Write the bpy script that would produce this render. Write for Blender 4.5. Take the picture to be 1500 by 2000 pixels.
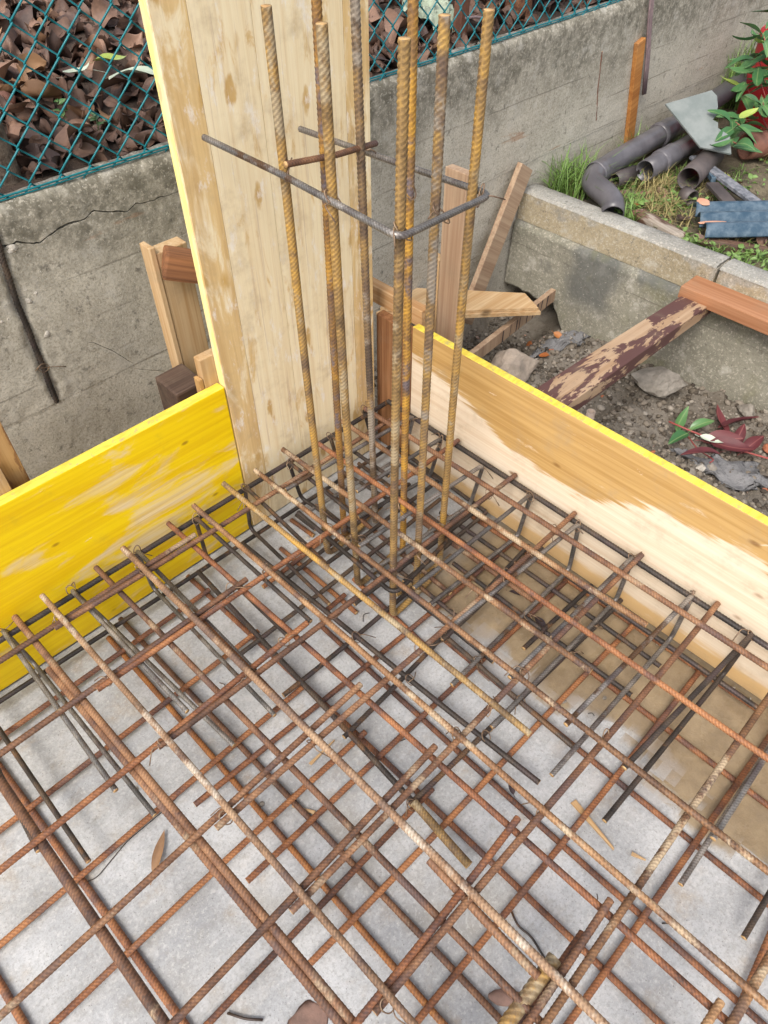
import bpy, bmesh, math, random
import numpy as np
from mathutils import Vector, Matrix, noise
R = math.radians
for o in list(bpy.data.objects): bpy.data.objects.remove(o)
sc = bpy.context.scene
col = sc.collection
rng = random.Random(7)

# ---------------------------------------------------------------- camera
cam_d = bpy.data.cameras.new('camera'); cam = bpy.data.objects.new('camera', cam_d); col.objects.link(cam)
yaw, pit, rol = R(45.886), R(47.431), R(-0.212)
fwd = Vector((math.cos(yaw)*math.cos(pit), math.sin(yaw)*math.cos(pit), -math.sin(pit)))
rt = Vector((math.sin(yaw), -math.cos(yaw), 0)); up = rt.cross(fwd)
rt2 = math.cos(rol)*rt + math.sin(rol)*up; up2 = -math.sin(rol)*rt + math.cos(rol)*up
m3 = Matrix((rt2, up2, -fwd)).transposed()
cam.matrix_world = Matrix.Translation((-1.172, -1.218, 1.52)) @ m3.to_4x4()
cam_d.sensor_fit = 'VERTICAL'; cam_d.sensor_height = 24; cam_d.lens = 24*1409.9/2000
cam_d.clip_start = .02; cam_d.clip_end = 400
sc.camera = cam
# ---------------------------------------------------------------- sky, sun, exposure
SUN_EL, SUN_AZ = R(50), R(200)          # azimuth of the sun in the xy plane, counted from +x
w = bpy.data.worlds.new('World'); sc.world = w; w.use_nodes = True
wn = w.node_tree; wn.nodes.clear()
sky = wn.nodes.new('ShaderNodeTexSky'); sky.sky_type = 'NISHITA'; sky.sun_disc = False
sky.sun_elevation = SUN_EL; sky.sun_rotation = math.pi/2 - SUN_AZ
sky.air_density = 1.0; sky.dust_density = 4.0; sky.ozone_density = 1.0
hs = wn.nodes.new('ShaderNodeHueSaturation'); hs.inputs['Saturation'].default_value = .45
bg = wn.nodes.new('ShaderNodeBackground'); bg.inputs['Strength'].default_value = .15
wo = wn.nodes.new('ShaderNodeOutputWorld')
wn.links.new(sky.outputs[0], hs.inputs['Color']); wn.links.new(hs.outputs[0], bg.inputs[0]); wn.links.new(bg.outputs[0], wo.inputs[0])
sd = bpy.data.lights.new('sun', 'SUN'); sd.energy = 1.15; sd.angle = R(22); sd.color = (1, .95, .87)
so = bpy.data.objects.new('sun', sd); col.objects.link(so)
sdir = Vector((math.cos(SUN_AZ)*math.cos(SUN_EL), math.sin(SUN_AZ)*math.cos(SUN_EL), math.sin(SUN_EL)))
so.rotation_euler = (-sdir).to_track_quat('-Z', 'Y').to_euler(); so.location = sdir*20
sc.view_settings.view_transform = 'Standard'; sc.view_settings.look = 'None'
sc.view_settings.gamma = 1; sc.view_settings.use_curve_mapping = False
sc.view_settings.exposure = .80
sc.render.engine = 'CYCLES'

# ---------------------------------------------------------------- material helpers
class NT:
    def __init__(s, name):
        s.mat = bpy.data.materials.new(name); s.mat.use_nodes = True
        s.t = s.mat.node_tree; s.t.nodes.clear()
        s.out = s.t.nodes.new('ShaderNodeOutputMaterial')
        s.b = s.t.nodes.new('ShaderNodeBsdfPrincipled'); s.t.links.new(s.b.outputs[0], s.out.inputs[0])
    def put(s, sock, v):
        if hasattr(v, 'links'): s.t.links.new(v, sock)
        elif isinstance(v, (tuple, list)) and len(v) == 3 and sock.type == 'RGBA': sock.default_value = (*v, 1)
        else: sock.default_value = v
    def n(s, typ, **kw):
        nd = s.t.nodes.new(typ)
        for k, v in kw.items(): setattr(nd, k, v)
        return nd
    def obj(s): return s.n('ShaderNodeTexCoord').outputs['Object']
    def pos(s): return s.n('ShaderNodeNewGeometry').outputs['Position']
    def rnd(s): return s.n('ShaderNodeObjectInfo').outputs['Random']
    def map(s, v, scale=(1, 1, 1), loc=(0, 0, 0), rot=(0, 0, 0)):
        nd = s.n('ShaderNodeMapping'); s.put(nd.inputs[0], v); s.put(nd.inputs[1], loc); s.put(nd.inputs[2], rot); s.put(nd.inputs[3], scale); return nd.outputs[0]
    def noise(s, v, scale=5, detail=4, rough=.55, dist=0, out=0):
        nd = s.n('ShaderNodeTexNoise'); s.put(nd.inputs['Vector'], v); s.put(nd.inputs['Scale'], scale); s.put(nd.inputs['Detail'], detail)
        s.put(nd.inputs['Roughness'], rough); s.put(nd.inputs['Distortion'], dist); return nd.outputs[out]
    def vor(s, v, scale=5, feat='F1', dist='EUCLIDEAN', out='Distance', rand=1):
        nd = s.n('ShaderNodeTexVoronoi', feature=feat, distance=dist); s.put(nd.inputs['Vector'], v); s.put(nd.inputs['Scale'], scale); s.put(nd.inputs['Randomness'], rand); return nd.outputs[out]
    def ramp(s, f, stops, interp='LINEAR'):
        nd = s.n('ShaderNodeValToRGB'); cr = nd.color_ramp; cr.interpolation = interp
        while len(cr.elements) < len(stops): cr.elements.new(.5)
        for e, (p, c) in zip(cr.elements, stops):
            e.position = p; e.color = (*c, 1) if isinstance(c, (tuple, list)) else (c, c, c, 1)
        s.put(nd.inputs[0], f); return nd.outputs[0]
    def mix(s, f, a, b, mode='MIX'):
        nd = s.n('ShaderNodeMix', data_type='RGBA', blend_type=mode); s.put(nd.inputs['Factor'], f); s.put(nd.inputs[6], a); s.put(nd.inputs[7], b); return nd.outputs[2]
    def m(s, op, a, b=0, c=0, clamp=False):
        nd = s.n('ShaderNodeMath', operation=op, use_clamp=clamp); s.put(nd.inputs[0], a); s.put(nd.inputs[1], b); s.put(nd.inputs[2], c); return nd.outputs[0]
    def vm(s, op, a, b=(0, 0, 0)):
        nd = s.n('ShaderNodeVectorMath', operation=op); s.put(nd.inputs[0], a); s.put(nd.inputs[1], b); return nd.outputs[0]
    def sep(s, v):
        nd = s.n('ShaderNodeSeparateXYZ'); s.put(nd.inputs[0], v); return nd.outputs
    def mr(s, v, a, b, c=0, d=1, smooth=True):
        nd = s.n('ShaderNodeMapRange', interpolation_type='SMOOTHSTEP' if smooth else 'LINEAR'); s.put(nd.inputs[0], v)
        for i, x in enumerate((a, b, c, d)): s.put(nd.inputs[i+1], x)
        return nd.outputs[0]
    def bump(s, h, strength=.3, dist=.002):
        nd = s.n('ShaderNodeBump'); s.put(nd.inputs['Strength'], strength); s.put(nd.inputs['Distance'], dist); s.put(nd.inputs['Height'], h); return nd.outputs[0]
    def fin(s, color, rough=.8, nrm=None, metal=0, spec=.5):
        s.put(s.b.inputs['Base Color'], color); s.put(s.b.inputs['Roughness'], rough); s.put(s.b.inputs['Metallic'], metal)
        s.put(s.b.inputs['Specular IOR Level'], spec)
        if nrm is not None: s.put(s.b.inputs['Normal'], nrm)
        return s.mat
M = {}
def wood(name, light, dark, axis=0, stain=None, amount=0, rough=.7, knot=True, cover=None, cov_thr=.5, k=1.0, spec=.3):
    """grain along axis; optional stain streaks and a chipped coat of paint (cover)"""
    n = NT(name); o = n.vm('ADD', n.obj(), n.vm('MULTIPLY', n.n('ShaderNodeObjectInfo').outputs['Location'], (1.7, 2.3, 3.1)))
    def aniso(al, ac):
        s = [ac*k]*3; s[axis] = al*k; return n.map(o, tuple(s))
    g1 = n.noise(aniso(1.6, 95), 1, 5, .6, .4)
    g2 = n.noise(aniso(1.1, 17), 1, 3, .5, .8)
    g3 = n.noise(aniso(6, 260), 1, 2, .6)
    f = n.m('ADD', n.m('MULTIPLY', g1, .55), n.m('ADD', n.m('MULTIPLY', g2, .5), n.m('MULTIPLY', g3, .2)))
    c = n.mix(n.mr(f, .46, .78), light, dark)
    if stain is not None:
        sm = n.noise(aniso(2.4, 13), 1, 4, .6, .6)
        sm2 = n.noise(n.map(o, (7, 7, 7)), 1, 3)
        sm = n.m('ADD', n.m('MULTIPLY', sm, .75), n.m('MULTIPLY', sm2, .25))
        c = n.mix(n.mr(sm, .62-amount*.3, .68-amount*.3), c, n.mix(n.mr(g1, .3, .7), stain, tuple(x*.62 for x in stain)))
        wh = n.noise(n.map(o, (30, 30, 30)), 1, 6, .7)
        c = n.mix(n.mr(wh, .58, .74, 0, .45), c, (.82, .78, .72))
    if knot:
        v = n.vor(aniso(2.6, 7.5), 1)
        kn = n.mr(v, .05, .13, 1, 0)
        c = n.mix(n.m('MULTIPLY', kn, .8), c, tuple(x*.33 for x in dark))
    r = rough
    if cover is not None:
        cm = n.noise(aniso(3.2, 15), 1, 6, .68, .3)
        cmask = n.mr(cm, cov_thr-.015, cov_thr+.015)
        c = n.mix(cmask, c, cover)
    h = n.m('ADD', n.m('MULTIPLY', g1, 1.), n.m('MULTIPLY', g3, .6))
    dirt = n.noise(n.pos(), 9, 5, .65)
    c = n.mix(n.mr(dirt, .5, .8, 0, .35), c, (.24, .19, .13))
    M[name] = n.fin(c, r, n.bump(h, .35, .0012), spec=spec)
wood('pale_wood', (.56, .40, .23), (.42, .25, .11), 2)
wood('pale_wood_x', (.60, .43, .25), (.45, .27, .12), 0)
wood('pale_wood_y', (.55, .36, .19), (.40, .21, .085), 1)
wood('brown_wood', (.34, .17, .075), (.17, .07, .028), 2)
wood('brown_wood_x', (.30, .13, .055), (.11, .045, .02), 0)
wood('dark_wood', (.11, .07, .05), (.05, .03, .022), 0)
wood('orange_wood', (.52, .24, .07), (.32, .12, .03), 2)
wood('red_wood_y', (.42, .205, .105), (.30, .13, .06), 1)
wood('grey_wood', (.46, .33, .22), (.30, .19, .12), 2)
wood('rotten_wood', (.22, .12, .08), (.06, .035, .025), 0, stain=(.5, .42, .34), amount=.3)
wood('peeling_paint_wood', (.52, .36, .23), (.40, .25, .14), 0, cover=(.115, .052, .045), cov_thr=.485)
wood('peeling_bark_paint', (.50, .30, .12), (.34, .18, .06), 2, cover=(.26, .13, .05), cov_thr=.5)

def panel_yellow():
    n = NT('yellow_lacquer_panel'); o = n.obj(); x, y, z = n.sep(o)
    g1 = n.noise(n.map(o, (2, 60, 90)), 1, 5, .6, .5); g2 = n.noise(n.map(o, (1.2, 8, 14)), 1, 3, .5, 1.2)
    wood_c = n.mix(n.mr(g1, .35, .7), (.80, .64, .40), (.62, .43, .21))
    paint = n.mix(n.mr(n.m('ADD', n.m('MULTIPLY', g1, .6), n.m('MULTIPLY', g2, .5)), .42, .72), (.93, .65, .004), (.80, .49, .002))
    wn_ = n.noise(n.map(o, (4.2, 10, 15)), 1, 6, .62, .5)
    wear = n.m('ADD', wn_, n.m('MULTIPLY', n.m('MULTIPLY', n.mr(x, -1.05, -.72), n.mr(n.m('ABSOLUTE', n.m('SUBTRACT', z, .25)), .24, .06)), .13))
    wear = n.m('SUBTRACT', wear, n.m('MULTIPLY', n.mr(x, -.66, -.54), n.mr(z, .12, .36, 0, .05)))
    c = n.mix(n.mr(wear, .56, .66), paint, n.mix(n.mr(wear, .62, .76, .45, .1), wood_c, paint))
    v = n.vor(n.map(o, (6.5, 1, 13)), 1); kn = n.mr(v, .03, .09, 1, 0)
    c = n.mix(n.m('MULTIPLY', kn, .75), c, (.32, .14, .01))
    scr = n.noise(n.map(o, (9, 40, 30)), 1, 7, .75); c = n.mix(n.mr(scr, .66, .72, 0, .75), c, (.82, .76, .62))
    d = n.noise(o, 14, 5, .7); c = n.mix(n.mr(d, .55, .85, 0, .35), c, (.4, .27, .05))
    M['panel_yellow'] = n.fin(c, n.mr(wear, .55, .65, .42, .75), n.bump(g1, .3, .0012), spec=.35)
panel_yellow()
def panel_right():
    n = NT('ochre_and_pale_panel'); o = n.obj(); x, y, z = n.sep(o)
    g1 = n.noise(n.map(o, (60, 2, 95)), 1, 5, .6, .5); g2 = n.noise(n.map(o, (8, 1.1, 14)), 1, 3, .5, 1.2); g3 = n.noise(n.map(o, (60, 8, 240)), 1, 2)
    pale = n.mix(n.mr(n.m('ADD', n.m('MULTIPLY', g1, .6), n.m('MULTIPLY', g2, .4)), .35, .7), (.80, .685, .535), (.67, .51, .35))
    och = n.mix(n.mr(n.m('ADD', n.m('MULTIPLY', g1, .6), n.m('MULTIPLY', g2, .5)), .4, .75), (.58, .37, .145), (.42, .24, .075))
    wv = n.noise(n.map(o, (1, 4.2, 3)), 1, 2, .4, .4); wf = n.noise(n.map(o, (10, 7, 60)), 1, 4, .6)
    dip = n.m('MULTIPLY', n.mr(n.m('ABSOLUTE', n.m('ADD', y, .56)), .08, .34, 1, 0), .10)
    ed = n.m('ADD', n.m('ADD', z, dip), n.m('ADD', n.m('MULTIPLY', n.m('SUBTRACT', wv, .5), .10), n.m('MULTIPLY', n.m('SUBTRACT', wf, .5), .09)))
    top = n.mr(n.m('ADD', ed, n.m('MULTIPLY', n.m('SUBTRACT', g1, .5), .05)), .366, .388); bot = n.mr(n.m('ADD', z, n.m('MULTIPLY', wf, .05)), .10, .075)
    pt = n.mr(n.noise(n.map(o, (5, 5, 16)), 1, 5, .65, .6), .63, .67)
    c = n.mix(top, n.mix(n.m('MULTIPLY', bot, .85), pale, (.60, .38, .15)), n.mix(pt, och, pale))
    v = n.vor(n.map(o, (1, 5.2, 11)), 1); kn = n.mr(v, .03, .10, 1, 0); c = n.mix(n.m('MULTIPLY', kn, .8), c, (.20, .085, .02))
    scr = n.noise(n.map(o, (30, 7, 26)), 1, 7, .75); c = n.mix(n.mr(scr, .60, .72, 0, .35), c, (.86, .80, .70))
    d = n.noise(o, 11, 6, .7); c = n.mix(n.mr(d, .48, .78, 0, .5), c, (.38, .28, .17))
    M['panel_right'] = n.fin(c, .6, n.bump(n.m('ADD', g1, n.m('MULTIPLY', g3, .5)), .3, .0012), spec=.35)
panel_right()
def lamella(name, ochre, amt):
    n = NT(name); o = n.obj()
    r_ = n.m('MULTIPLY', n.rnd(), 9)
    cx = n.n('ShaderNodeCombineXYZ'); n.put(cx.inputs[2], r_); o = n.vm('ADD', o, cx.outputs[0])
    g1 = n.noise(n.map(o, (95, 60, 1.7)), 1, 5, .6, .5); g2 = n.noise(n.map(o, (15, 8, 1.1)), 1, 3, .5, 1.4); g3 = n.noise(n.map(o, (260, 60, 7)), 1, 2)
    f = n.m('ADD', n.m('MULTIPLY', g1, .6), n.m('MULTIPLY', g2, .4))
    pale = n.mix(n.mr(f, .35, .72), (.86, .74, .50), (.75, .59, .35))
    och = n.mix(n.mr(f, .35, .72), (.69, .455, .17), (.49, .28, .085))
    s1 = n.noise(n.map(o, (24, 8, 6.5)), 1, 6, .66, .8); s2 = n.noise(n.map(o, (9, 5, 2.2)), 1, 3)
    s = n.m('ADD', n.m('MULTIPLY', s1, .7), n.m('MULTIPLY', s2, .3))
    c = n.mix(n.mr(s, .61-amt, .72-amt, 0, .9), pale, n.mix(ochre, och, pale))
    v2 = n.vor(n.vm('ADD', n.map(o, (17, 1, 8.5)), n.vm('MULTIPLY', n.noise(n.map(o, (40, 1, 14)), 1, 4, .6, 0, 1), (.55, 0, .55))), 1); bl = n.m('MULTIPLY', n.mr(n.m('ADD', v2, n.m('MULTIPLY', n.m('SUBTRACT', g1, .5), .14)), .13, .25, 1, 0), n.mr(n.noise(o, 7, 2), .43, .50)); c = n.mix(n.m('MULTIPLY', bl, .85), c, n.mix(g1, (.66, .42, .13), (.40, .21, .05)))
    v = n.vor(n.map(o, (9, 1, 3.6)), 1); kn = n.mr(v, .045, .11, 1, 0); c = n.mix(n.m('MULTIPLY', kn, .7), c, (.34, .17, .04))
    scr = n.noise(n.map(o, (34, 34, 13)), 1, 7, .75); c = n.mix(n.mr(scr, .54, .66, 0, .65), c, (.86, .81, .74))
    d = n.noise(o, 10, 6, .7); c = n.mix(n.mr(d, .48, .76, 0, .5), c, (.42, .30, .17)); c = n.mix(n.mr(n.noise(n.map(o, (120, 60, 2.5)), 1, 4, .7), .58, .68, 0, .4), c, (.46, .31, .22))
    M[name] = n.fin(c, .62, n.bump(n.m('ADD', g1, n.m('MULTIPLY', g3, .5)), .35, .0013), spec=.3)
lamella('lamella_ochre', .15, .20); lamella('lamella_pale', .1, .07); lamella('lamella_mid', .1, .10)
def paint_edge():
    n = NT('yellow_painted_edge'); o = n.obj()
    a = n.noise(n.map(o, (22, 90, 22)), 1, 6, .7); c = n.mix(n.mr(a, .40, .62), (.80, .66, .09), (.66, .50, .06))
    b = n.noise(n.map(o, (45, 45, 45)), 1, 6, .75); c = n.mix(n.mr(b, .54, .64, 0, .8), c, (.44, .35, .16))
    M['edge'] = n.fin(c, .6, n.bump(b, .5, .002), spec=.3)
paint_edge()
def paint_edge_dry():
    n = NT('pale_yellow_edge'); o = n.obj()
    a = n.noise(n.map(o, (60, 60, 9)), 1, 6, .7); c = n.mix(n.mr(a, .40, .6), (.86, .74, .24), (.78, .66, .36))
    b = n.noise(n.map(o, (50, 50, 14)), 1, 6, .75); c = n.mix(n.mr(b, .57, .66, 0, .8), c, (.56, .44, .24))
    M['edge_dry'] = n.fin(c, .7, n.bump(b, .5, .002), spec=.3)
paint_edge_dry()

def rebar(name, lo, mid, hi, splash=None, amt=0, metal=0, rough=.62):
    n = NT(name); p = n.pos(); r_ = n.rnd()
    off = n.n('ShaderNodeCombineXYZ'); n.put(off.inputs[0], n.m('MULTIPLY', r_, 31)); n.put(off.inputs[1], n.m('MULTIPLY', r_, 17)); q = n.vm('ADD', p, off.outputs[0])
    a = n.noise(q, 24, 5, .65); b = n.noise(q, 230, 4, .7); c0 = n.noise(q, 6, 3, .5)
    f = n.m('ADD', n.m('MULTIPLY', a, .55), n.m('ADD', n.m('MULTIPLY', b, .35), n.m('MULTIPLY', c0, .35)))
    f = n.m('ADD', f, n.m('MULTIPLY', n.m('SUBTRACT', r_, .5), .16))
    c = n.ramp(f, [(.47, lo), (.62, mid), (.77, hi)])
    c = n.mix(n.mr(n.noise(q, 13, 5, .65), .50, .64, 0, .6), c, (.085, .058, .06))       # mill-scale patches
    if splash is not None:
        s = n.noise(q, 17, 6, .68); s2 = n.noise(q, 3.2, 2)
        sm = n.mr(n.m('ADD', n.m('MULTIPLY', s, .65), n.m('MULTIPLY', s2, .45)), .62-amt, .70-amt)
        c = n.mix(sm, c, n.mix(b, splash, tuple(x*.6 for x in splash)))
    rib = n.n('ShaderNodeAttribute', attribute_name='rib').outputs['Fac']
    c = n.mix(1, c, n.mix(n.mr(rib, .15, .8), (.66, .64, .63), (1.10, 1.10, 1.10)), 'MULTIPLY')   # ribs rubbed lighter; shade in the valleys between them painted into the colour
    M[name] = n.fin(c, n.mr(b, .3, .7, rough-.12, rough+.15), n.bump(n.m('ADD', b, n.m('MULTIPLY', n.noise(q, 420, 3, .7), .6)), .5, .0007), metal, .45)
rebar('r', (.075, .034, .023), (.235, .092, .040), (.40, .175, .070))
rebar('b', (.075, .040, .027), (.185, .088, .046), (.34, .18, .09), (.42, .30, .19), .02)
rebar('d', (.030, .026, .024), (.062, .050, .043), (.13, .09, .06), (.22, .12, .06), .03, .25, .5)
rebar('s', (.12, .115, .11), (.23, .215, .20), (.40, .37, .34), (.17, .10, .06), .02, .55, .42)
rebar('m', (.12, .07, .042), (.29, .17, .095), (.42, .28, .17), (.62, .52, .41), .06)
rebar('o', (.14, .055, .022), (.32, .125, .036), (.45, .20, .06))
rebar('y', (.135, .085, .040), (.33, .205, .075), (.52, .30, .065), (.46, .36, .22), .05)
rebar('y2', (.12, .065, .045), (.36, .19, .045), (.60, .33, .05), (.20, .16, .17), .05)
rebar('y3', (.095, .068, .05), (.235, .155, .085), (.46, .28, .08), (.40, .34, .27), .08)
rebar('g', (.10, .052, .028), (.25, .128, .058), (.43, .26, .13), (.56, .43, .28), .045)
def plain(name, c1, c2, scale=20, rough=.7, bump=.3, metal=0, bd=.002, spec=.4):
    n = NT(name); p = n.vm('ADD', n.obj(), n.vm('MULTIPLY', n.n('ShaderNodeObjectInfo').outputs['Location'], (3.1, 2.7, 1.9)))
    a = n.noise(p, scale, 6, .65); M[name] = n.fin(n.mix(n.mr(a, .35, .68), c1, c2), rough, n.bump(n.noise(p, scale*3, 5, .7), bump, bd), metal, spec)
plain('bar_end', (.55, .36, .16), (.40, .22, .09), 90)
plain('tie_wire', (.16, .10, .07), (.34, .24, .15), 90, .5, .1, .4)
plain('fence_wire', (.006, .14, .17), (.012, .20, .23), 60, .4, .1)
plain('rusty_steel', (.20, .085, .05), (.11, .045, .03), 30)
plain('bark', (.22, .17, .13), (.08, .055, .04), 60, .9, 1, 0, .006)
plain('red_bark', (.26, .12, .06), (.12, .05, .03), 60, .9, 1, 0, .005)
plain('stone', (.30, .27, .23), (.19, .168, .14), 30, .9, .9, 0, .004)
plain('stone_pale', (.46, .375, .30), (.27, .23, .19), 16, .9, .9, 0, .006)
plain('stone_white', (.52, .48, .42), (.36, .33, .28), 24, .7)
plain('brick_red', (.42, .15, .075), (.28, .10, .055), 30, .9, .6)
plain('pipe_brown', (.085, .080, .088), (.14, .132, .142), 9, .30, .12)
plain('pipe_dark', (.06, .05, .05), (.11, .09, .085), 9, .5, .12)
plain('slate', (.165, .19, .183), (.235, .255, .245), 12, .6, .4)
plain('blue_roof', (.034, .070, .108), (.105, .150, .19), 35, .5, .4)
plain('roof_chip', (.62, .33, .22), (.54, .27, .17), 20, .8)
plain('blue_strip', (.10, .11, .13), (.28, .28, .30), 40, .6, .3)
plain('flake', (.30, .185, .145), (.20, .13, .105), 30, .9, .6)
plain('terracotta', (.20, .085, .055), (.12, .055, .04), 14, .75, .3)
plain('red_plastic', (.42, .025, .03), (.34, .018, .022), 6, .5, .1)
plain('cable', (.20, .14, .15), (.30, .22, .22), 40, .6, .2)
plain('fabric', (.34, .40, .29), (.46, .51, .40), 14, .8, .5, 0, .004)
plain('tube_pale', (.58, .46, .38), (.44, .33, .26), 40, .7)
plain('black', (.03, .02, .025), (.06, .04, .04), 30, .7)
plain('clod_', (.205, .175, .138), (.10, .082, .064), 40, .95, .8, 0, .004)
plain('gravel_', (.33, .29, .245), (.20, .175, .145), 40, .9, .5)

def grains(name, stops):
    n = NT(name); r_ = n.n('ShaderNodeNewGeometry').outputs['Random Per Island']; p = n.pos()
    f = n.m('ADD', n.m('MULTIPLY', r_, .75), n.m('MULTIPLY', n.noise(p, 120, 4, .7), .35))
    M[name] = n.fin(n.ramp(f, stops), .95, n.bump(n.noise(p, 260, 4, .7), .7, .002), 0, .2)
grains('clod', [(.15, (.055, .044, .035)), (.45, (.145, .120, .092)), (.75, (.235, .20, .16)), (.97, (.36, .32, .27))])
grains('gravel', [(.15, (.10, .085, .07)), (.5, (.25, .22, .185)), (.8, (.38, .345, .30)), (.97, (.40, .17, .10))])
def leafmat(name, c1, c2, rough=.6, vein=None, trans=0.0):
    n = NT(name); o = n.obj(); r_ = n.rnd(); x, y, z = n.sep(o)
    a = n.noise(n.vm('ADD', o, n.n('ShaderNodeObjectInfo').outputs['Location']), 34, 5, .6)
    f = n.m('ADD', n.m('MULTIPLY', a, .5), n.m('MULTIPLY', r_, .6))
    c = n.mix(n.mr(f, .25, .85), c1, c2)
    if vein is not None: c = n.mix(n.mr(n.m('ABSOLUTE', y), .0006, .0022, .7, 0), c, vein)
    M[name] = n.fin(c, rough, n.bump(n.noise(n.map(o, (60, 160, 60)), 1, 4, .6), .4, .002), 0, .4)
leafmat('dead_leaf', (.060, .036, .030), (.29, .17, .115), .6)
leafmat('dead_leaf_tan', (.16, .085, .045), (.33, .19, .10), .65)
leafmat('leaf_orange', (.34, .11, .03), (.46, .19, .06), .55)
leafmat('leaf_green', (.045, .13, .045), (.10, .21, .075), .32, (.22, .30, .12))
leafmat('leaf_lime', (.26, .34, .06), (.36, .44, .10), .4, (.4, .45, .2))
leafmat('leaf_red', (.075, .018, .022), (.14, .032, .036), .55, (.26, .09, .08))
leafmat('leaf_white', (.46, .52, .40), (.56, .62, .50), .6)
leafmat('leaf_weed', (.085, .17, .045), (.20, .30, .08), .5)
leafmat('grass', (.07, .15, .03), (.17, .28, .06), .5)
leafmat('grass_dry', (.30, .24, .10), (.22, .20, .08), .6)
leafmat('stem_red', (.26, .05, .05), (.34, .08, .07), .5)

def slab_mat():
    n = NT('lean_concrete'); p = n.pos(); x, y, z = n.sep(p)
    a = n.noise(p, 5, 6, .62); b = n.noise(p, 60, 5, .7); f = n.noise(p, 260, 3, .6)
    c = n.mix(n.mr(n.m('ADD', n.m('MULTIPLY', a, .7), n.m('MULTIPLY', b, .3)), .34, .66), (.315, .320, .326), (.535, .540, .545))
    c = n.mix(n.mr(n.noise(p, 11, 6, .7), .52, .74, 0, .6), c, (.37, .29, .20))          # rust-brown bleed
    c = n.mix(n.mr(n.noise(p, 3.1, 4, .6), .56, .70, 0, .55), c, (.30, .27, .22))
    c = n.mix(n.mr(n.noise(p, 170, 3, .7), .47, .64, 0, .42), c, (.25, .245, .235)); c = n.mix(n.mr(n.noise(n.map(p, (1, 1, 1), (5, 5, 5)), 120, 3, .7), .52, .66, 0, .4), c, (.62, .615, .60)); c = n.mix(n.mr(n.noise(n.map(p, (1, 1, 1), (7, 1, 0)), 33, 6, .75), .52, .68, 0, .5), c, (.30, .285, .26)); c = n.mix(n.mr(n.noise(n.map(p, (1, 1, 1), (2, 9, 0)), 21, 5, .7), .56, .70, 0, .5), c, (.56, .555, .54))
    pores = n.m('ADD', n.vor(p, 130), n.mr(n.noise(p, 40, 2), .42, .56, .4, 0)); c = n.mix(n.mr(pores, .08, .20, .65, 0), c, (.17, .16, .15))
    sp = n.vor(n.map(p, (1, 1, 1), (3, 5, 0)), 46); c = n.mix(n.mr(sp, .03, .07, .6, 0), c, (.62, .60, .56))
    # the muddy puddle stain beside the right-hand panel, its border broken into small rectangular flakes
    cell = n.vm('FLOOR', n.map(p, (26, 17, 1), (.3, .2, 0))); wn2 = n.n('ShaderNodeTexWhiteNoise'); n.put(wn2.inputs['Vector'], cell)
    wob = n.noise(p, 4, 4, .6)
    e = n.m('ADD', x, n.m('ADD', n.m('MULTIPLY', n.m('SUBTRACT', wob, .5), .34), n.m('MULTIPLY', n.m('SUBTRACT', wn2.outputs['Value'], .5), .05)))
    wet = n.m('MULTIPLY', n.mr(e, -.36, -.30), n.m('MULTIPLY', n.mr(y, -.36, -.52), n.mr(y, -1.62, -1.40)))
    mud = n.mix(n.mr(n.noise(p, 16, 5, .6), .35, .7), (.21, .14, .062), (.33, .235, .12))
    c = n.mix(n.m('MULTIPLY', wet, .86), c, mud)
    cell2 = n.vm('FLOOR', n.map(p, (31, 21, 1), (.7, .45, 0))); wn3 = n.n('ShaderNodeTexWhiteNoise'); n.put(wn3.inputs['Vector'], cell2)
    fl = n.m('MULTIPLY', n.m('GREATER_THAN', wn3.outputs['Value'], .62), n.m('MULTIPLY', n.mr(e, -.44, -.40), n.mr(e, -.26, -.30)))
    fl = n.m('MULTIPLY', fl, n.m('MULTIPLY', n.mr(y, -.50, -.58), n.mr(y, -1.35, -1.25)))
    c = n.mix(n.m('MULTIPLY', fl, .38), c, (.44, .42, .41))
    h = n.m('ADD', n.m('MULTIPLY', b, 1), n.m('ADD', n.m('MULTIPLY', f, .6), n.m('MULTIPLY', n.mr(pores, 0, .2), .8)))
    M['slab'] = n.fin(c, n.m('SUBTRACT', .85, n.m('MULTIPLY', wet, n.mr(n.noise(p, 9, 4), .4, .6, .3, .68))), n.bump(h, .4, .0022), 0, .4)
slab_mat()
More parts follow.
